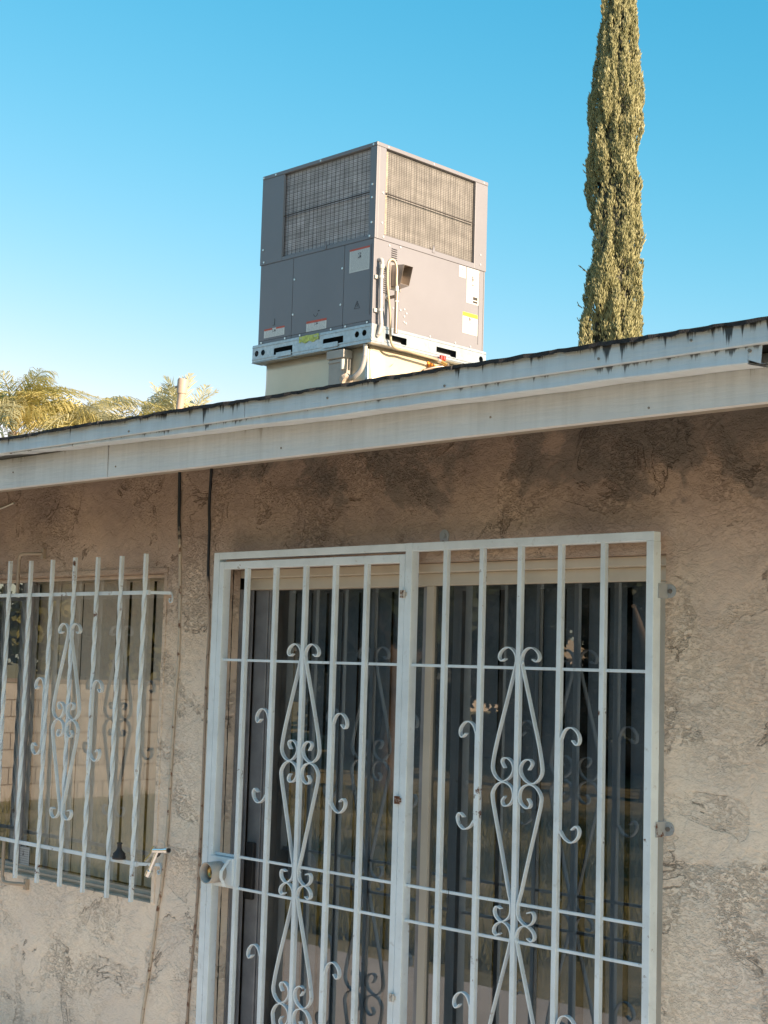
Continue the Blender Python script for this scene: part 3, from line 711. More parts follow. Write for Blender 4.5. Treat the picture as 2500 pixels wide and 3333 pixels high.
# upper section: sheet metal round two coil openings
zs0, zs1 = .580, 1.211
A(-WX - .006, .008, -.006, WY + .006, 1.212, 1.240).build('top_cover', M['acpaint'], ac, .004)
A(-WX - .004, -.927, -.004, .02, zs0, zs1).build('coil_panel', M['acpaint'], ac, .002)
cp = A(-.056, .006, -.004, .02, zs0, zs1); A(-.0125, .006, .02, .082, zs0, zs1, cp); cp.build('corner_post', M['acpaint'], ac, .002)
A(-.0125, .006, .995, WY + .004, zs0, zs1).build('coil_panel', M['acpaint'], ac, .002)
A(-.9265, -.0565, -.003, .02, zs0, .607).build('coil_sill', M['acpaint'], ac, .001)
A(-.0125, .005, .083, .9945, zs0, .617).build('coil_sill', M['acpaint'], ac, .001)
A(-WX - .004, -WX + .012, .02, WY, zs0, zs1).build('side_panel', M['acpaint'], ac)
A(-WX, -.013, WY - .01, WY + .004, zs0, zs1).build('back_panel', M['acpaint'], ac)
# coils behind the guards
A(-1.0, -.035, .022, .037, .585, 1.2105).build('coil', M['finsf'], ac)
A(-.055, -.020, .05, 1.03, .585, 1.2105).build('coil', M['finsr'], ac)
cs = MB()
for k in range(60): 
    z = .60 + .6 * k / 60; A(-.0195, -.008, .083, .112, z, z + .006, cs)
tag(cs.build('coil_bend', m_plain('coil_bend_metal', (.42, .37, .28), .5, .0, .3, 30), ac), kind='stuff')
# wire guards
def guard(axis):
    g = thing('wire_guard', (AP.x - .5, AP.y, AP.z + .6), None, None); g.parent = ac; g.matrix_parent_inverse = ac.matrix_world.inverted()
    r = .0015
    if axis == 'x':
        a, b_, z0, z1 = -.922, -.060, .612, 1.200; n = 20
        P = lambda u, z: Vector((AP.x + u, AP.y + .006, AP.z + z)); dl = Vector((0, .004, 0))
    else:
        a, b_, z0, z1 = .086, .985, .622, 1.205; n = 18
        P = lambda u, z: Vector((AP.x - .001, AP.y + u, AP.z + z)); dl = Vector((-.004, 0, 0))
    vm = MB().tube([P(0, z0) - P(0, z0), P(0, z1) - P(0, z0)], r, 5).mesh('wire'); vm.materials.append(M['wire'])
    for i in range(n + 1):
        u = a + (b_ - a) * i / n + random.uniform(-.003, .003); place(vm, 'wire', P(u, z0), g)
    hm = MB().tube([P(a, 0) - P(a, 0), P(b_, 0) - P(a, 0)], r * .75, 5).mesh('wire'); hm.materials.append(M['wire'])
    if axis == 'x':
        k = 21
        for i in range(k + 1): place(hm, 'wire', P(a, z0 + (z1 - z0) * i / k) + dl, g)
    else:
        for z in (z0, z1 - .004): place(hm, 'wire', P(a, z) + dl, g)
    MB().tube([P(a, .904) - dl, P(b_, .904) - dl], .0042, 6).build('divider_rod', M['wire'], g)
    MB().tube([P(a - .002, z0), P(a - .002, z1)], .005, 6).build('edge_rod', M['acpaint'] , g)
guard('x'); guard('y')
MB().prism([(AP.y + .555, AP.z + .600), (AP.y + .585, AP.z + .600), (AP.y + .575, AP.z + .640), (AP.y + .568, AP.z + .655)], 'x', AP.x + .0055, AP.x + .009).build('guard_clip', M['acpaint'], ac)
A(-.478, -.463, -.008, -.0035, .585, .632).build('guard_clip', M['acpaint'], ac)
# lower section: three access panels on the front, one big side panel
A(-WX + .004, -.004, .006, WY - .006, .0, .578).build('cabinet', M['acgap'], ac)
for a, b_ in ((-1.153, -.8035), (-.7995, -.2865), (-.2825, -.012)):
    p = A(a, b_, 0, .0055, .026, .5785).build('access_panel', M['acpaint'], ac, .0015)
    A(a, b_, .001, .0055, .001, .0245).build('panel_flange', M['acpaint'], ac, .001)
A(-.0105, .0015, -.003, .0055, .001, .5785).build('corner_post', M['acpaint'], ac, .001)
A(-.030, -.026, -.004, -.0005, .06, .545).build('panel_rib', M['acpaint'], ac, .001)
A(-.0035, .0, .006, WY - .014, .0, .5785).build('side_panel', M['acpaint'], ac, .001)
A(-.0035, .002, WY - .012, WY - .003, .0, .5785).build('corner_post', M['acpaint'], ac, .001)
A(.0005, .0035, 1.058, 1.064, .04, .56).build('panel_rib', M['acpaint'], ac)
A(-WX, -WX + .0035, .006, WY - .006, .0, .5785).build('side_panel', M['acpaint'], ac)
# screws
sm_ = MB().tube([(0, 0, 0), (0, -.004, 0)], .0075, 8).mesh('screw'); sm_.materials.append(M['screw'])
for u, z in ((-.784,.421),(-.787,.171),(-.300,.420),(-.307,.170),(-.027,.689),(-.043,.598),(-1.129,.691),(-1.116,.599),(-.863,.013),(-1.116,.013),(-.707,.013),(-.394,.013),(-.253,.013),(-.045,.013),(-.03,1.225),(-.55,1.225),(-1.02,1.225),(-1.15,1.225),(-.03,.86),(-.03,.95)):
    place(sm_, 'screw', (AP.x + u, AP.y - (.0045 if z > .58 else .0005), AP.z + z), ac)
for v, z in ((.14,.556),(.247,.568),(.301,.15),(.323,.126),(.301,.102),(.301,.064),(.32,.057),(.263,.138),(.193,.138),(.561,.011),(.82,.011),(.073,.601),(.058,.693),(.98,.011),(.058,.90),(1.06,.62),(1.06,.69),(.10,1.225),(.55,1.225),(1.08,1.225)):
    place(sm_, 'screw', (AP.x + (.0062 if z > .58 else .0002), AP.y + v, AP.z + z), ac, (0, 0, PI / 2))
# louvre slots
lm = MB().prism([(0, 0), (.010, .002), (0, .008)], 'y', 0, .050).mesh('louvre')
lm.materials.append(M['acpaint'])
for i in range(7): place(lm, 'louvre', (AP.x + .0001, AP.y + .163, AP.z + .538 - i * .0145), ac)
for i in range(12): place(lm, 'louvre', (AP.x + .0001, AP.y + .092, AP.z + .383 - i * .0145), ac)
# stickers
RED = (.62, .10, .06)
def lab_f(x0, x1, z0, z1, m): A(x0, x1, -.0012, -.0003, z0, z1).build('sticker', m, ac)
lab_f(-.233, -.041, .374, .535, m_label('warning_sticker_large', RED, 'X', .08, 22, (.62, .62, .60)))
lab_f(-.645, -.443, .027, .100, m_label('warning_sticker', RED, 'X', .22, 8, (.70, .69, .66)))
lab_f(-1.090, -.873, .042, .106, m_label('danger_sticker', RED, 'X', .20, 8, (.72, .71, .68), True))
def lab_r(y0, y1, z0, z1, m): A(.0003, .0012, y0, y1, z0, z1).build('sticker', m, ac)
lab_r(.845, .914, .491, .573, m_label('small_white_sticker', None, 'Y', 0, 14, (.56, .55, .51), ink=(.5, .5, .48)))
lab_r(.928, 1.057, .321, .573, m_label('rating_sticker', None, 'Y', 0, 34, (.56, .55, .51), ink=(.5, .5, .48)))
lab_r(.894, 1.052, .099, .249, m_label('caution_sticker', (.85, .55, .03), 'Y', .19, 12, (.56, .55, .51), ink=(.5, .5, .48)))
A(.0014, .0018, .997, 1.046, .352, .374).build('sticker_mark', M['wire'], ac)
A(.0014, .0018, .997, 1.046, .330, .345).build('sticker_mark', M['wire'], ac)
# embossed warning triangle and knock-outs
tri = [(-.147, .172), (-.171, .121), (-.122, .121), (-.147, .172)]
MB().tube([(AP.x + a, AP.y - .0008, AP.z + b) for a, b in tri], .0014, 5).tube([(AP.x - .143, AP.y - .0008, AP.z + .157), (AP.x - .151, AP.y - .0008, AP.z + .145), (AP.x - .143, AP.y - .0008, AP.z + .145), (AP.x - .149, AP.y - .0008, AP.z + .130)], .0013, 5).build('embossed_triangle', M['acgap'], ac)
MB().tube([(AP.x - .554 + .019 * math.cos(a), AP.y - .0006, AP.z + .145 + .019 * math.sin(a)) for a in np.linspace(PI, 2 * PI, 10)], .0014, 5).build('knockout', M['acgap'], ac)
A(-.532, -.516, -.0015, -.0003, .158, .164).build('knockout', M['acgap'], ac)
MB().tube([(AP.x - .98, AP.y - .0008, AP.z + .17), (AP.x - .98, AP.y - .0008, AP.z + .125), (AP.x - 1.0, AP.y - .0008, AP.z + .125)], .0016, 5).build('knockout', M['acgap'], ac)

# flue hood
hd0, hw = .167, .085
vs_ = []
for yy in (hd0, hd0 + hw):
    vs_ += [(0, yy, .279), (.088, yy, .288), (.121, yy, .413), (0, yy, .428)]
def sheet(pts, off, name, parent, mat):
    pts = [Vector(p) + AP for p in pts]; off = Vector(off)
    MB().add(pts + [p + off for p in pts], [(0, 1, 2, 3), (7, 6, 5, 4), (0, 4, 5, 1), (1, 5, 6, 2), (2, 6, 7, 3), (3, 7, 4, 0)]).build(name, mat, parent)
hood = thing('flue_hood', (AP.x, AP.y + .2, AP.z + .35), None, None); hood.parent = ac; hood.matrix_parent_inverse = ac.matrix_world.inverted()
hm_ = m_plain('hood_steel', (.42, .37, .33), .3, .6, .2, 8)
sheet(vs_[0:4], (0, .0015, 0), 'side_sheet', hood, hm_); sheet(vs_[4:8], (0, -.0015, 0), 'side_sheet', hood, hm_)
sheet([vs_[2], vs_[3], vs_[7], vs_[6]], (0, 0, -.0015), 'top_sheet', hood, hm_)
sheet([vs_[0], vs_[1], vs_[5], vs_[4]], (0, 0, .0015), 'bottom_sheet', hood, hm_)
A(0, .004, .150, .262, .262, .440).build('hood_flange', hm_, hood)

# base rails with fork slots and holes
def holed(outer, holes, circ, name, mat, parent, frame):
    cu = bpy.data.curves.new(name, 'CURVE'); cu.dimensions = '2D'; cu.fill_mode = 'BOTH'; cu.extrude = .001
    def spl(pts):
        s = cu.splines.new('POLY'); s.points.add(len(pts) - 1)
        for p, q in zip(s.points, pts): p.co = (q[0], q[1], 0, 1)
        s.use_cyclic_u = True
    spl(outer)
    for h in holes: spl(h)
    for cx, cz, r in circ: spl([(cx + r * math.cos(a), cz + r * math.sin(a)) for a in np.linspace(0, 2 * PI, 20, endpoint=False)])
    tmp = bpy.data.objects.new('tmp', cu); COL.objects.link(tmp)
    dg = bpy.context.evaluated_depsgraph_get(); me = bpy.data.meshes.new_from_object(tmp.evaluated_get(dg))
    bpy.data.objects.remove(tmp); me.transform(frame); me.name = name
    me.materials.clear(); me.materials.append(mat)
    o = bpy.data.objects.new(name, me); COL.objects.link(o); o.parent = parent; o.matrix_parent_inverse = parent.matrix_world.inverted(); return o
rail = thing('base_rail', (AP.x, AP.y, AP.z - .12), None, None); rail.parent = ac; rail.matrix_parent_inverse = ac.matrix_world.inverted()
RX, RYo = .030, .014
# front plate: local (x,z) -> world (x, y, z)
Ff = Matrix(((1, 0, 0, AP.x), (0, 0, 1, AP.y - RYo), (0, 1, 0, AP.z), (0, 0, 0, 1)))
slot = lambda x0, x1, z0, z1: [(x0 + .006, z1), (x0, z1 - .01), (x0, z0), (x1, z0), (x1, z1)]
holed([(-1.193, -.122), (.011, -.126), (.011, -.0025), (-1.193, -.0015)],
      [slot(-.962, -.766, -.096, -.048), slot(-.456, -.256, -.096, -.050)],
      [(-1.147, -.063, .021), (-1.078, -.064, .021), (-.125, -.061, .021), (-.055, -.060, .021)], 'front_plate', M['galv'], rail, Ff)
Fr = Matrix(((0, 0, 1, AP.x + .0125), (1, 0, 0, AP.y), (0, 1, 0, AP.z), (0, 0, 0, 1)))
holed([(-.013, -.126), (1.137, -.122), (1.137, -.0035), (-.013, -.0025)],
      [[(.117, -.090), (.262, -.090), (.268, -.097), (.320, -.097), (.320, -.050), (.117, -.050)], [(.617, -.090), (.756, -.090), (.764, -.098), (.820, -.098), (.820, -.051), (.617, -.051)]],
      [(1.084, -.064, .022)], 'side_plate', M['galv'], rail, Fr)
lip = MB()
for z in (-.018, -.104):
    A(-1.193, .012, -RYo - .005, -RYo - .0012, z - .003, z + .003, lip)
    A(.0137, .0175, -.013, .10, z - .003, z + .003, lip); A(.0137, .0175, .105, 1.137, z - .003, z + .003, lip)
A(-1.195, .013, -RYo - .004, .08, -.130, -.1265, lip); A(-.09, .014, .081, 1.137, -.1295, -.1265, lip)
A(-1.194, -1.190, -RYo, 1.137, -.126, -.003, lip)
A(-1.19, .012, 1.130, 1.137, -.122, -.004, lip)
lip.build('rail_flange', M['galv'], rail)
A(-1.15, -.04, .09, 1.09, -.118, -.002).build('base_pan', M['acgap'], ac)
for a, b_ in ((-.928, -.772), (-.456, -.302)):
    tbb = A(a, b_, -RYo - .009, -RYo - .0065, -.118, -.084); A(a, b_, -RYo - .009, .06, -.1335, -.1315, tbb); tbb.build('slot_tab', M['galv'], rail, .0005)
A(.0115, .0165, -.0135, .104, -.119, -.004).build('corner_plate', M['galv'], rail, .001)

# tape
random.seed(2)
tp = MB(); nxx = 12; vs_ = []
for i in range(nxx + 1):
    u = -.692 + .196 * i / nxx
    for z in (-.003 - .002 * math.sin(i), -.045 + .007 * math.sin(i * 1.3) - .004):
        vs_.append((AP.x + u, AP.y - RYo - .0022 - random.uniform(0, .005), AP.z + z))
tp.add(vs_, [(i * 2, i * 2 + 1, i * 2 + 3, i * 2 + 2) for i in range(nxx)])
o = tp.build('yellow_tape', M['yellow']); o.modifiers.new('s', 'SOLIDIFY').thickness = .001
tag(o, 'crumpled strip of faded yellow tape on the front base rail of the air conditioner', 'tape')

# ------------------------------------------------------------------ roof curb below the unit
def roof_z(y): return EZ + (y - EY) * S_
curb = thing('roof_curb', (AP.x - .58, AP.y + .56, roof_z(AP.y + .5)), 'galvanised sheet metal roof curb carrying the air conditioner', 'roof curb')
cz = .131; fl = .040
cx0, cx1, cy0, cy1 = AP.x - 1.150, AP.x - .058, AP.y + .055, AP.y + 1.06
loop = []; rc = .055
for (ox, oy, a0) in ((cx0 + rc, cy0 + rc, PI), (cx1 - .02, cy0 + .02, 1.5 * PI), (cx1 - .02, cy1 - .02, 0), (cx0 + rc, cy1 - rc, .5 * PI)):
    r0 = rc if ox < AP.x - .5 else .02
    for k in range(7):
        a = a0 + PI / 2 * k / 6; loop.append((ox + r0 * math.cos(a), oy + r0 * math.sin(a), math.cos(a), math.sin(a)))
dense = []
for i in range(len(loop)):
    p, q = loop[i], loop[(i + 1) % len(loop)]; m = 8 if abs(p[0] - q[0]) + abs(p[1] - q[1]) > .3 else 1
    for k in range(m): dense.append(tuple(p[j] + (q[j] - p[j]) * k / m for j in range(4)))
vs_ = []; nn = 9; L_ = len(dense)
for i in range(nn + 1):
    k = i / nn
    for j, (x_, y_, nx_, ny_) in enumerate(dense):
        o_ = fl * k ** 2.2 + .003 * math.sin(k * 5 + j * .9)
        zt = AP.z - cz; zb_ = roof_z(y_) - .03
        vs_.append((x_ + nx_ * o_ * (0.2 if nx_ < -.3 else 1), y_ + ny_ * o_, zt + (zb_ - zt) * k))
fs = [(i * L_ + j, i * L_ + (j + 1) % L_, (i + 1) * L_ + (j + 1) % L_, (i + 1) * L_ + j) for i in range(nn) for j in range(L_)]
o = MB().add(vs_, fs, True).build('sheet_metal_skirt', M['curbm'], curb); o.modifiers.new('s', 'SOLIDIFY').thickness = .0015
for dx in (-.10,): MB().box(AP.x + dx, AP.x + dx + .03, cy0 - .012, cy0 - .002, roof_z(cy0), AP.z - cz - .02).build('seam', M['galv'], curb, .002)
MB().tube([(cx1 + .016, cy0 + .17, AP.z - .25), (cx1 + .016, cy0 + .20, AP.z - .225)], .0012, 4).build('scratch', M['iron'], curb)
# disconnect box fixed to the front of the curb
db = thing('disconnect_box', (AP.x - .27, AP.y + .02, AP.z - .4), 'grey electrical disconnect box on the front of the roof curb', 'electrical box')
dbm = m_plain('grey_box_paint', (.36, .34, .31), .5)
MB().box(AP.x - .385, AP.x - .232, cy0 - .075, cy0 - .008, AP.z - .47, AP.z - .155).build('box', dbm, db, .003)
MB().box(AP.x - .395, AP.x - .226, cy0 - .090, cy0 - .006, AP.z - .205, AP.z - .148).build('lid', dbm, db, .004)
MB().prism([(AP.x - .375, AP.z - .212), (AP.x - .25, AP.z - .212), (AP.x - .25, AP.z - .232), (AP.x - .385, AP.z - .232)], 'y', cy0 - .082, cy0 - .0755).build('hood_lip', dbm, db, .001)
MB().tube([(AP.x - .243, cy0 - .076, AP.z - .285), (AP.x - .243, cy0 - .076, AP.z - .215)], .016, 10).build('handle', M['white'], db)
# conduits
def thingtube(name, parts, label, cat, base):
    t = thing(name, base, label, cat)
    for nm, pts, r, mat in parts: MB().tube(catmull([AP + Vector(p) for p in pts], 6), r, 12).build(nm, mat, t)
    return t
c1 = thingtube('conduit', [('tube', [(.004, .043, .436), (.022, .043, .436), (.034, .043, .425), (.036, .043, .40), (.034, .040, .32), (.034, .044, .10), (.036, .046, .04), (.040, .046, -.01), (.036, .036, -.06), (.02, .030, -.085)], .0135, M['conduit']),
    ('coupling', [(.035, .043, .398), (.035, .043, .372)], .0175, M['white']), ('strap', [(.034, .041, .325), (.034, .041, .308)], .0165, M['white']), ('strap', [(.034, .044, .10), (.034, .044, .082)], .0165, M['white'])],
    'white conduit running down the front corner of the air conditioner', 'conduit', AP + Vector((.03, .043, .2)))
for z in (.316, .09): A(.0035, .014, .006, .040, z - .012, z + .012).build('strap_foot', M['white'], c1)
ribs = MB()
for k in range(9):
    p = [(.040, .046, -.010 - k * .0085), (.038, .042, -.0135 - k * .0085)]
    q = AP + Vector((.040 - .001 * k, .046 - .0018 * k, .0 - k * .009)); ribs.tube([q, q + Vector((0, 0, -.004))], .0158, 10)
tag(ribs.build('rib', M['conduit'], c1), kind='stuff')
c2pts = [(-.055, .0, -.134), (-.056, -.0, -.20), (-.058, -.01, -.26), (-.075, -.02, -.31), (-.115, -.03, -.345), (-.16, -.03, -.358)]
c2 = thingtube('conduit', [('tube', c2pts, .0155, M['conduit'])], 'ribbed flexible conduit curving down the corner of the roof curb', 'conduit', AP + Vector((-.06, -.02, -.3)))
cc = catmull([AP + Vector(p) for p in c2pts], 10); ribs = MB()
for i in range(12, len(cc) - 1, 1): ribs.tube([cc[i], cc[i] + (cc[i + 1] - cc[i]) * .45], .0178, 10)
tag(ribs.build('rib', M['conduit'], c2), kind='stuff')
MB().tube([AP + Vector((-.085, .03, -.14)), AP + Vector((-.088, .03, -.235))], .010, 8).build('cable_sleeve', M['white'], c2)
MB().tube([AP + Vector((-.18, -.035, -.375)), AP + Vector((-.21, -.03, -.350))], .040, 14).build('fitting', m_plain('crusty_sealant', (.5, .42, .34), .9, 0, .4, 60, .004), c2)
# gas line
gs = thing('gas_pipe', AP + Vector((.05, .3, -.1)), 'gas pipe looping over and along the side of the air conditioner to a red valve', 'gas pipe')
def gtube(nm, pts, r, mat, k=6): MB().tube(catmull([AP + Vector(p) for p in pts], k), r, 12).build(nm, mat, gs)
gtube('tube', [(.040, .628, -.153), (.040, .55, -.148), (.040, .46, -.146), (.040, .36, -.143), (.040, .29, -.139), (.040, .22, -.143), (.040, .165, -.132), (.042, .140, -.10), (.046, .128, -.04), (.052, .116, .06), (.060, .090, .17), (.066, .068, .26),
               (.070, .060, .36), (.074, .062, .41), (.078, .082, .434), (.084, .106, .432), (.088, .120, .41), (.090, .128, .37), (.090, .128, .30), (.090, .131, .262)], .0085, M['gaspipe'])
gtube('tee', [(.090, .133, .228), (.090, .133, .165)], .0155, M['iron'])
gtube('nipple', [(.090, .133, .262), (.090, .133, .226)], .0125, M['white'])
gtube('stub', [(.005, .133, .195), (.090, .133, .195)], .0115, M['iron'])
gtube('collar', [(.001, .133, .195), (.010, .133, .195)], .019, M['screw'])
gtube('drip_leg', [(.090, .133, .165), (.090, .133, -.028)], .0125, M['iron'])
gtube('band', [(.090, .133, .166), (.090, .133, .154)], .0145, M['white'])
gtube('cap', [(.090, .133, -.028), (.090, .133, -.056)], .0155, M['iron'])
gtube('nut', [(.040, .600, -.152), (.040, .628, -.154)], .0145, M['screw'])
gtube('valve_body', [(.040, .628, -.154), (.040, .690, -.166)], .0145, M['brass'])
gtube('elbow', [(.040, .69, -.166), (.035, .705, -.170), (.015, .705, -.172)], .016, M['iron'])
gtube('rigid_pipe', [(.030, .700, -.178), (-.005, .62, -.196), (-.045, .555, -.222)], .010, M['iron'])
vh = MB()
for dy in (.628, .655): vh.add([AP + Vector(p) for p in ((.030, dy, -.142), (.030, dy + .019, -.146), (.030, dy + .022, -.115), (.030, dy + .003, -.112), (.052, dy, -.142), (.052, dy + .019, -.146), (.052, dy + .022, -.115), (.052, dy + .003, -.112))],
       [(0, 1, 2, 3), (7, 6, 5, 4), (0, 4, 5, 1), (1, 5, 6, 2), (2, 6, 7, 3), (3, 7, 4, 0)])
vh.build('valve_handle', M['red'], gs, .002)
og = MB().add([(cx1 + .006, AP.y + .60, AP.z - .150), (cx1 + .006, AP.y + .69, AP.z - .165), (cx1 + .010, AP.y + .69, AP.z - .205), (cx1 + .010, AP.y + .61, AP.z - .215)], [(0, 1, 2, 3)]).build('tag_sticker', M['orange'])
og.modifiers.new('s', 'SOLIDIFY').thickness = .001
tag(og, 'orange tag on the roof curb behind the red gas valve', 'tag')

# ------------------------------------------------------------------ things on the roof
vp = thing('vent_pipe', (-3.64, 2.5, roof_z(2.5)), 'short tan plumbing vent pipe rising above the roof in front of a palm', 'vent pipe')
MB().tube([(-3.655, 2.5, roof_z(2.5) - .05), (-3.60, 2.5, 3.50)], .026, 16).build('pipe', M['pvc'], vp)
MB().tube([(-3.604, 2.5, 3.488), (-3.594, 2.5, 3.575), (-3.592, 2.5, 3.586)], .034, 16, r_list=[.0335, .0365, .030]).build('collar', M['pvc'], vp)
MB().tube([(-3.636, 2.47, 3.527), (-3.615, 2.49, 3.54)], .008, 8).build('spur', M['pvc'], vp)
dc = thing('roof_duct', (-2.4, 5.2, roof_z(4)), 'low pale metal duct on the roof just behind the air conditioner', 'duct')
MB().box(-2.70, -2.44, 4.75, 4.9, 3.45, 3.895).build('duct_body', M['galv'], dc, .01)
MB().box(-2.72, -2.42, 4.73, 4.92, 3.895, 3.905).build('duct_cap', M['white'], dc, .004)

# ------------------------------------------------------------------ vegetation
def m_leaf(name, a, b, scale=3, trans=.25):
    t = NT(name); g = t.n('ShaderNodeNewGeometry')
    n = t.noise(g.outputs['Position'], scale, 4)
    oi = t.n('ShaderNodeObjectInfo')
    col = t.ramp(n, [(.35, a), (.65, b)])
    m = t.fin(col, .6)
    tr = t.n('ShaderNodeBsdfTranslucent'); t.l(col, tr.inputs[0])
    mx = t.n('ShaderNodeMixShader'); mx.inputs[0].default_value = trans
    out = [n for n in t.t.nodes if n.type == 'OUTPUT_MATERIAL'][0]
    t.l(t.b.outputs[0], mx.inputs[1]); t.l(tr.outputs[0], mx.inputs[2]); t.l(mx.outputs[0], out.inputs[0]); return m
M['cyp'] = m_leaf('cypress_foliage', (.27, .265, .13), (.38, .36, .19), 2.5, .12)
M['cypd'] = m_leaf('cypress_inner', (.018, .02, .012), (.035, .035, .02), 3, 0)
M['palm'] = m_leaf('palm_leaflets', (.48, .44, .17), (.70, .62, .29), .8, .5)
M['palmg'] = m_leaf('palm_leaflets_grey', (.36, .36, .22), (.56, .53, .33), .8, .3)
M['bark'] = m_plain('bark', (.15, .11, .08), .9, 0, .3, 9, .01)
M['leafy'] = m_leaf('broad_leaves', (.045, .065, .02), (.10, .11, .035), 1.2, .3)
M['leafd'] = m_leaf('dark_leaves', (.02, .03, .012), (.045, .06, .02), 1.2, .2)
M['leafl'] = m_leaf('yellow_green_leaves', (.12, .12, .03), (.24, .21, .06), 1.5, .4)

def cypress(cx, cy):
    t = thing('cypress_tree', (cx, cy, 0), 'tall narrow Italian cypress rising behind the roof on the right', 'cypress')
    MB().tube([(cx, cy, 0), (cx, cy, 6), (cx, cy, 13.5)], .1, 10, r_list=[.16, .11, .02]).build('trunk', M['bark'], t)
    rz = [0, 3, 5.5, 6.6, 7.8, 8.7, 9.6, 10.2, 10.7, 11.2, 11.75, 13, 14.3]; rr = [.30, .42, .455, .455, .435, .41, .375, .365, .315, .265, .225, .13, .0]
    rs = np.random.RandomState(11)
    G = rs.rand(64, 64)
    def field(th, z):                                    # vertical plumes, 0..1, periodic in angle
        def vn(u, v, k, sd):
            g = np.random.RandomState(sd).rand(k, 400); i = np.floor(u).astype(int); j = np.floor(v).astype(int); fu = u - i; fv = v - j
            fu = fu * fu * (3 - 2 * fu); fv = fv * fv * (3 - 2 * fv)
            return g[i % k, j % 400] * (1 - fu) * (1 - fv) + g[(i + 1) % k, j % 400] * fu * (1 - fv) + g[i % k, (j + 1) % 400] * (1 - fu) * fv + g[(i + 1) % k, (j + 1) % 400] * fu * fv
        a = th / (2 * PI)
        return .42 * vn(a * 9 + .0 * z, z * 1.1, 9, 1) + .36 * vn(a * 22 + 0 * z, z * 2.4, 22, 2) + .22 * vn(a * 40, z * 6, 40, 3)
    N = 120000
    z = 5.0 + rs.rand(N) ** 1.05 * 9.2; th = rs.rand(N) * 2 * PI
    fld = field(th, z); keep = rs.rand(N) < np.clip((fld - .31) * 5.2, .14, 1); z, th, fld = z[keep], th[keep], fld[keep]
    R = np.interp(z, rz, rr); rad = R * (.62 + .50 * np.clip((fld - .28) / .42, 0, 1)) * (1 - .14 * rs.rand(len(z)) ** 2)
    n = len(z)
    out = np.stack([np.cos(th), np.sin(th), np.zeros(n)], 1); tan = np.stack([-np.sin(th), np.cos(th), np.zeros(n)], 1)
    up = np.array([0, 0, 1.0])
    base = np.stack([cx + rad * np.cos(th), cy + rad * np.sin(th), z], 1)
    V = []; Fc = []; 
    L = rs.uniform(.035, .085, n); wv = rs.uniform(.004, .008, n)
    lean = rs.uniform(.05, .40, n); tl = rs.uniform(-.35, .35, n)
    d = up[None] + out * lean[:, None] + tan * tl[:, None]; d /= np.linalg.norm(d, axis=1)[:, None]
    allv = []
    for k in range(3):                                    # three crossed blades: a tuft
        ang = rs.rand(n) * PI; sd = out * np.cos(ang)[:, None] + tan * np.sin(ang)[:, None]
        dk = d + sd * rs.uniform(-.25, .25, n)[:, None]
        b0 = base - sd * (wv * .4)[:, None]; b1 = base + sd * (wv * .4)[:, None]
        m0 = base + dk * (L * .55)[:, None] - sd * wv[:, None]; m1 = base + dk * (L * .55)[:, None] + sd * wv[:, None]
        tp_ = base + dk * L[:, None]
        allv.append(np.stack([b0, b1, m1, tp_, m0], 1))
    Vv = np.stack(allv, 1).reshape(-1, 3)
    nf = n * 3
    me = bpy.data.meshes.new('crown'); me.vertices.add(len(Vv)); me.vertices.foreach_set('co', Vv.ravel())
    me.loops.add(nf * 5); me.polygons.add(nf)
    me.loops.foreach_set('vertex_index', np.arange(nf * 5)); me.polygons.foreach_set('loop_start', np.arange(nf) * 5)
    me.update(calc_edges=True); me.materials.append(M['cyp'])
    o = bpy.data.objects.new('crown', me); COL.objects.link(o); o.parent = t; o.matrix_parent_inverse = t.matrix_world.inverted()
    # dense core, its dark colour standing in for inner shade
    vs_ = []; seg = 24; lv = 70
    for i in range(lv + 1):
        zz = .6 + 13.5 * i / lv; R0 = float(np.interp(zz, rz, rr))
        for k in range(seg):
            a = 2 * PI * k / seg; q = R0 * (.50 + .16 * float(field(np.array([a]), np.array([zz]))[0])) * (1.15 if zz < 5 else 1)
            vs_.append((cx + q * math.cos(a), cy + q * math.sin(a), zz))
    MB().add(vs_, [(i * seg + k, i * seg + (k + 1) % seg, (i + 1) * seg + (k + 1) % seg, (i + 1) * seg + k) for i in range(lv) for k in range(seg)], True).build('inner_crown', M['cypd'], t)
    # stray twigs that stick out
    tw = MB()
    for z_, a_ in ((6.55, 3.9), (6.75, 3.95), (7.0, 3.8), (9.0, 3.9), (9.08, 4.0), (7.55, 4.0), (6.5, 4.1)):
        R0 = float(np.interp(z_, rz, rr)); q = Vector((cx + R0 * .9 * math.cos(a_), cy + R0 * .9 * math.sin(a_), z_))
        dd = Vector((math.cos(a_), math.sin(a_), .7)).normalized()
        for k in range(5):
            e = q + dd * (.03 * k + .05); s2 = Vector((random.uniform(-1, 1), random.uniform(-1, 1), random.uniform(0, 1))) * .03
            tw.tube([q + dd * .03 * k, e + s2], .007, 4)
    tw.build('twig', M['cyp'], t)
cypress(-8.62, 14.16)

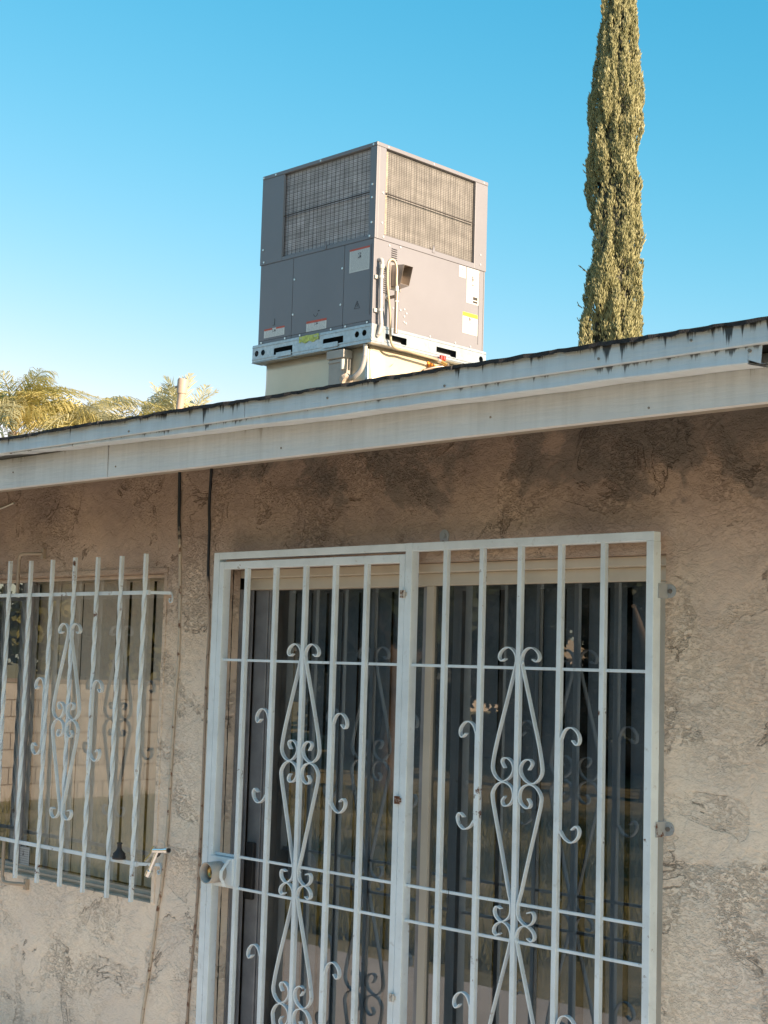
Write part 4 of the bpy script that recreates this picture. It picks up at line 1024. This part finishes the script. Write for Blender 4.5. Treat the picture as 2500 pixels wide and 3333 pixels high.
def frond(L, droop, seed, ll=.42, n=44, hang=1.0):
    """one feather frond in local space: grows along +x, arches up then down, leaflets hang"""
    rs = random.Random(seed); P = []
    for i in range(n + 1):
        t = i / n; P.append(Vector((L * (t - .12 * t * t * droop), 0, L * (.75 * t - droop * .95 * t ** 2.1))))
    b = MB().tube(P[::3], .02, 5, r_list=[max(.003, .022 * (1 - j / (len(P[::3])))) for j in range(len(P[::3]))])
    vs_ = []; fs = []
    for i in range(4, n + 1):
        t = i / n; T = (P[i] - P[i - 1]).normalized(); l0 = ll * (math.sin(PI * min(1, .12 + .92 * t)) ** .55) * rs.uniform(.75, 1.1)
        for s in (-1, 1):
            sd = Vector((0, s, 0)); up = Vector((0, 0, 1))
            d1 = (sd * rs.uniform(.55, .9) + T * rs.uniform(.5, .9) + up * rs.uniform(-.1, .45)).normalized()
            p0 = P[i]; p1 = p0 + d1 * l0 * .42; d2 = (d1 * .55 + Vector((0, 0, -1)) * hang * rs.uniform(.6, 1.5)).normalized(); p2 = p1 + d2 * l0 * .34
            p3 = p2 + (d2 * .4 + Vector((0, 0, -1)) * hang).normalized() * l0 * .34
            w = .017; wd = T * w; k = len(vs_)
            vs_ += [p0 - wd * .5, p0 + wd * .5, p1 + wd, p1 - wd, p2 + wd * .8, p2 - wd * .8, p3]
            fs += [(k, k + 1, k + 2, k + 3), (k + 3, k + 2, k + 4, k + 5), (k + 5, k + 4, k + 6)]
    return b.add(vs_, fs)
def palm(base, zc, L, n, seed, label, mats, elev=(.2, 1.2), azs=None, hang=1.0, ll=.42, dr=1.0):
    rs = random.Random(seed); t = thing('palm_tree', (base[0], base[1], 0), label, 'palm')
    MB().tube([(base[0], base[1], 0), (base[0] + .1, base[1], zc * .5), (base[0], base[1], zc)], .14, 12, r_list=[.2, .15, .13]).build('trunk', M['bark'], t)
    ms = []
    for k in range(5):
        me = frond(L, dr * (1.0 + .25 * k), seed * 10 + k, ll, 44, hang).mesh('frond'); me.materials.append(mats[k % len(mats)]); ms.append(me)
    for i in range(n):
        az = azs[i] if azs else 2 * PI * i / n + rs.uniform(-.2, .2)
        place(rs.choice(ms), 'frond', (base[0], base[1], zc), t, (rs.uniform(-.25, .25), -rs.uniform(*elev), az), (1, 1, 1))
    return t
palm((-25.55, 14.6), 6.75, 2.7, 38, 1, 'golden lit feather palm at the left edge, largest of the palms behind the roof', [M['palm'], M['palm'], M['palmg']], (.15, 1.15), None, .9, .62)
palm((-24.75, 15.9), 6.55, 2.4, 22, 2, 'feather palm with thin grey green fronds just right of the golden palm', [M['palmg'], M['palm']], (.2, 1.15), None, 1.0, .55)
palm((-24.0, 17.0), 6.55, 2.0, 14, 4, 'small drooping feather palm between the vent pipe and the larger palms', [M['palmg'], M['palm']], (.5, 1.15), None, 1.0, .5)
palm((-23.45, 17.7), 6.6, 1.75, 7, 5, 'stiff young palm with upright fronds behind the vent pipe', [M['palmg'], M['palm']], (.55, .95), None, .05, .42, .25)

def leaf_cloud(cx, cy, cz, rx, ry, rz_, n, size, mat, parent, seed, name='crown'):
    rs = np.random.RandomState(seed); K = 26
    cc_ = rs.randn(K, 3) * .42; cc_ *= np.array([rx, ry, rz_])
    idx = rs.randint(0, K, n); cr = rs.uniform(.22, .42, K) * min(rx, rz_, ry) * 1.3
    d = rs.randn(n, 3); d /= np.linalg.norm(d, axis=1)[:, None]
    p = cc_[idx] + d * (cr[idx] * rs.rand(n) ** .4)[:, None] + np.array([cx, cy, cz])
    a = rs.randn(n, 3); a /= np.linalg.norm(a, axis=1)[:, None]; b = np.cross(a, rs.randn(n, 3)); b /= np.linalg.norm(b, axis=1)[:, None]
    s = size * rs.uniform(.6, 1.3, n)[:, None]
    V = np.stack([p - a * s, p + b * s * .5, p + a * s, p - b * s * .5], 1).reshape(-1, 3)
    me = bpy.data.meshes.new(name); me.vertices.add(n * 4); me.vertices.foreach_set('co', V.ravel()); me.loops.add(n * 4); me.polygons.add(n)
    me.loops.foreach_set('vertex_index', np.arange(n * 4)); me.polygons.foreach_set('loop_start', np.arange(n) * 4); me.update(calc_edges=True); me.materials.append(mat)
    o = bpy.data.objects.new(name, me); COL.objects.link(o); o.parent = parent; o.matrix_parent_inverse = parent.matrix_world.inverted(); return o
def tree(x, y, h, r, label, mat, seed, n=26000, low=.45, name='shade_tree'):
    t = thing(name, (x, y, 0), label, 'tree')
    b = MB().tube([(x, y, 0), (x + .1, y, h * .3), (x, y + .1, h * .6)], .2, 10, r_list=[.26, .19, .12])
    rs = random.Random(seed)
    for k in range(6):
        a = rs.uniform(0, 6.28); z0 = h * rs.uniform(.25, .5)
        b.tube([(x, y, z0), (x + r * .3 * math.cos(a), y + r * .3 * math.sin(a), z0 + h * .15), (x + r * .6 * math.cos(a), y + r * .6 * math.sin(a), z0 + h * .25)], .08, 6, r_list=[.1, .07, .03])
    b.build('trunk', M['bark'], t)
    leaf_cloud(x, y, h * (low + 1) / 2, r, r, h * (1 - low) / 2, n, .10, mat, t, seed)
    return t
# the garden and street that the panes mirror
tree(-10.2, -11.2, 4.6, 3.0, 'dark shade tree standing across the lawn, left of two by the street', M['leafd'], 21, low=.42)
tree(-7.4, -13.5, 4.8, 3.0, 'dark shade tree standing across the lawn, right of two by the street', M['leafd'], 22, low=.40)
tree(-14.5, -10.2, 4.2, 1.5, 'sunlit yellow green tree behind the garden block wall', M['leafl'], 23, 6000, .3)
tree(-19.5, -13.0, 4.6, 3.0, 'dark tree behind the garden block wall', M['leafd'], 31, 30000, .12)
tree(-20.5, -24.0, 5.6, 4.0, 'big tree in front of the neighbouring house', M['leafd'], 24, low=.40)
tree(12, -8.2, 6.5, 2.6, 'shade tree on the sunny side of the lawn', M['leafy'], 25, 9000, .35)
for i, (x, y, h, r_) in enumerate(((8.5, -3.7, 1.3, .5), (10.5, -5.0, 1.9, .55), (8.0, -6.3, 1.5, .5))):  # unseen shrubs added to throw shadow stripes across the lawn
    tree(x, y, h, r_, ['small round shrub on the sunny side of the lawn, nearest the house', 'taller shrub on the sunny side of the lawn, middle of three', 'small round shrub on the sunny side of the lawn, farthest from the house'][i], M['leafy'], 80 + i, 5000, .1, 'shrub')
tree(16, -12, 8, 3.5, 'tall shade tree at the far corner of the lawn', M['leafy'], 26, 9000, .25)
tree(-3.5, -16.5, 4.8, 3.2, 'broad shade tree across the lawn near the street', M['leafd'], 27, low=.40)
# block wall
bw = thing('block_wall', (-11.5, -6, 0), 'pale concrete block garden wall facing the low sun', 'wall')
blm = MB().box(-.1, 0, .007, .393, .007, .193).mesh('block'); blm.materials.append(m_plain('sunlit_block', (.30, .275, .24), .9, 0, .15, 5, .004))
bjm = m_plain('mortar', (.16, .13, .10), .95)
MB().box(-11.59, -11.508, -10, -1.9, 0, 1.39).build('mortar_core', bjm, bw)
for r in range(7):
    for c in range(20):
        place(blm, 'block', (-11.5 + random.uniform(-.003, .003), -9.9 + c * .4 + (.2 if r % 2 else 0), r * .2), bw)
MB().box(-11.62, -11.48, -10, -1.9, 1.402, 1.45).build('coping', bjm, bw)
# neighbour
nh = thing('house', (-40, -42, 0), 'neighbouring house across the street with chimney and brown roof', 'house')
nw = m_plain('neighbour_stucco', (.50, .42, .34), .9)
MB().box(-48, -37, -52, -43, 0, 2.3).build('wall', nw, nh)
MB().prism([(-52.6, 2.3), (-42.4, 2.3), (-47.5, 3.6)], 'x', -48.5, -36.6).build('roof', M['shingle'], nh)
MB().box(-40.4, -39.4, -45.6, -44.8, 2.6, 4.3).build('chimney', m_plain('brick', (.32, .17, .12), .9), nh)
for y in (-45.5, -48.5):
    wv_ = MB().box(-36.998, -36.96, y - .6, y + .6, 1.0, 2.1).build('window', M['alu'], nh)
nh2 = thing('house', (-16, -50, 0), 'long low tan house across the street behind the trees', 'house')
MB().box(-34, -16, -60, -51, 0, 2.3).build('wall', nw, nh2)
MB().prism([(-60.5, 2.3), (-50.5, 2.3), (-55.5, 3.5)], 'x', -34.5, -15.5).build('roof', M['shingle'], nh2)
for x in (-31, -26, -21): MB().box(x, x + 1.4, -50.998, -50.96, 1.0, 2.1).build('window', M['alu'], nh2)
hg = thing('hedge', (-9, -16, 0), 'long dark hedge at the far side of the lawn', 'hedge')
MB().tube([(-22, -21, .3), (-12, -17.5, .3), (2, -15.5, .3)], .25, 8).build('stem', M['bark'], hg)
for i in range(8): leaf_cloud(-21 + i * 3.1, -20.6 + i * .75, 1.2, 2.2, 1.0, 1.5, 7000, .09, M['leafd'], hg, 40 + i, 'foliage')
for i, (x, y, h) in enumerate(((-15.5, -15.5, 4.8), (-11.0, -18.5, 5.2), (-6.5, -19.5, 5.2), (-1.5, -21, 5.6))):
    tree(x, y, h, 3.6, ['tall dark tree behind the hedge, farthest to the west', 'tall dark tree behind the hedge, second from the west', 'tall dark tree behind the hedge, third from the west', 'tall dark tree behind the hedge, farthest to the east'][i], M['leafd'], 60 + i, 30000, .30)
# grass
rs = np.random.RandomState(9); n = 26000
px = rs.uniform(-11, 3, n); py = -3.0 - rs.rand(n) ** 1.6 * 8
cl = (np.sin(px * 2.1) * np.cos(py * 1.7 + px) > -.35); px, py = px[cl], py[cl]; n = len(px)
hh = rs.uniform(.06, .22, n); a = rs.rand(n) * PI; w = .008
dx, dy = np.cos(a) * w, np.sin(a) * w; lx, ly = rs.randn(n) * .04, rs.randn(n) * .04
V = np.stack([np.stack([px - dx, py - dy, 0 * px], 1), np.stack([px + dx, py + dy, 0 * px], 1), np.stack([px + lx, py + ly, hh], 1)], 1).reshape(-1, 3)
me = bpy.data.meshes.new('grass'); me.vertices.add(n * 3); me.vertices.foreach_set('co', V.ravel()); me.loops.add(n * 3); me.polygons.add(n)
me.loops.foreach_set('vertex_index', np.arange(n * 3)); me.polygons.foreach_set('loop_start', np.arange(n) * 3); me.update(calc_edges=True); me.materials.append(M['leafl'])
o = bpy.data.objects.new('grass', me); COL.objects.link(o); tag(o, 'dry yellow green grass of the front lawn', 'grass', kind='stuff')
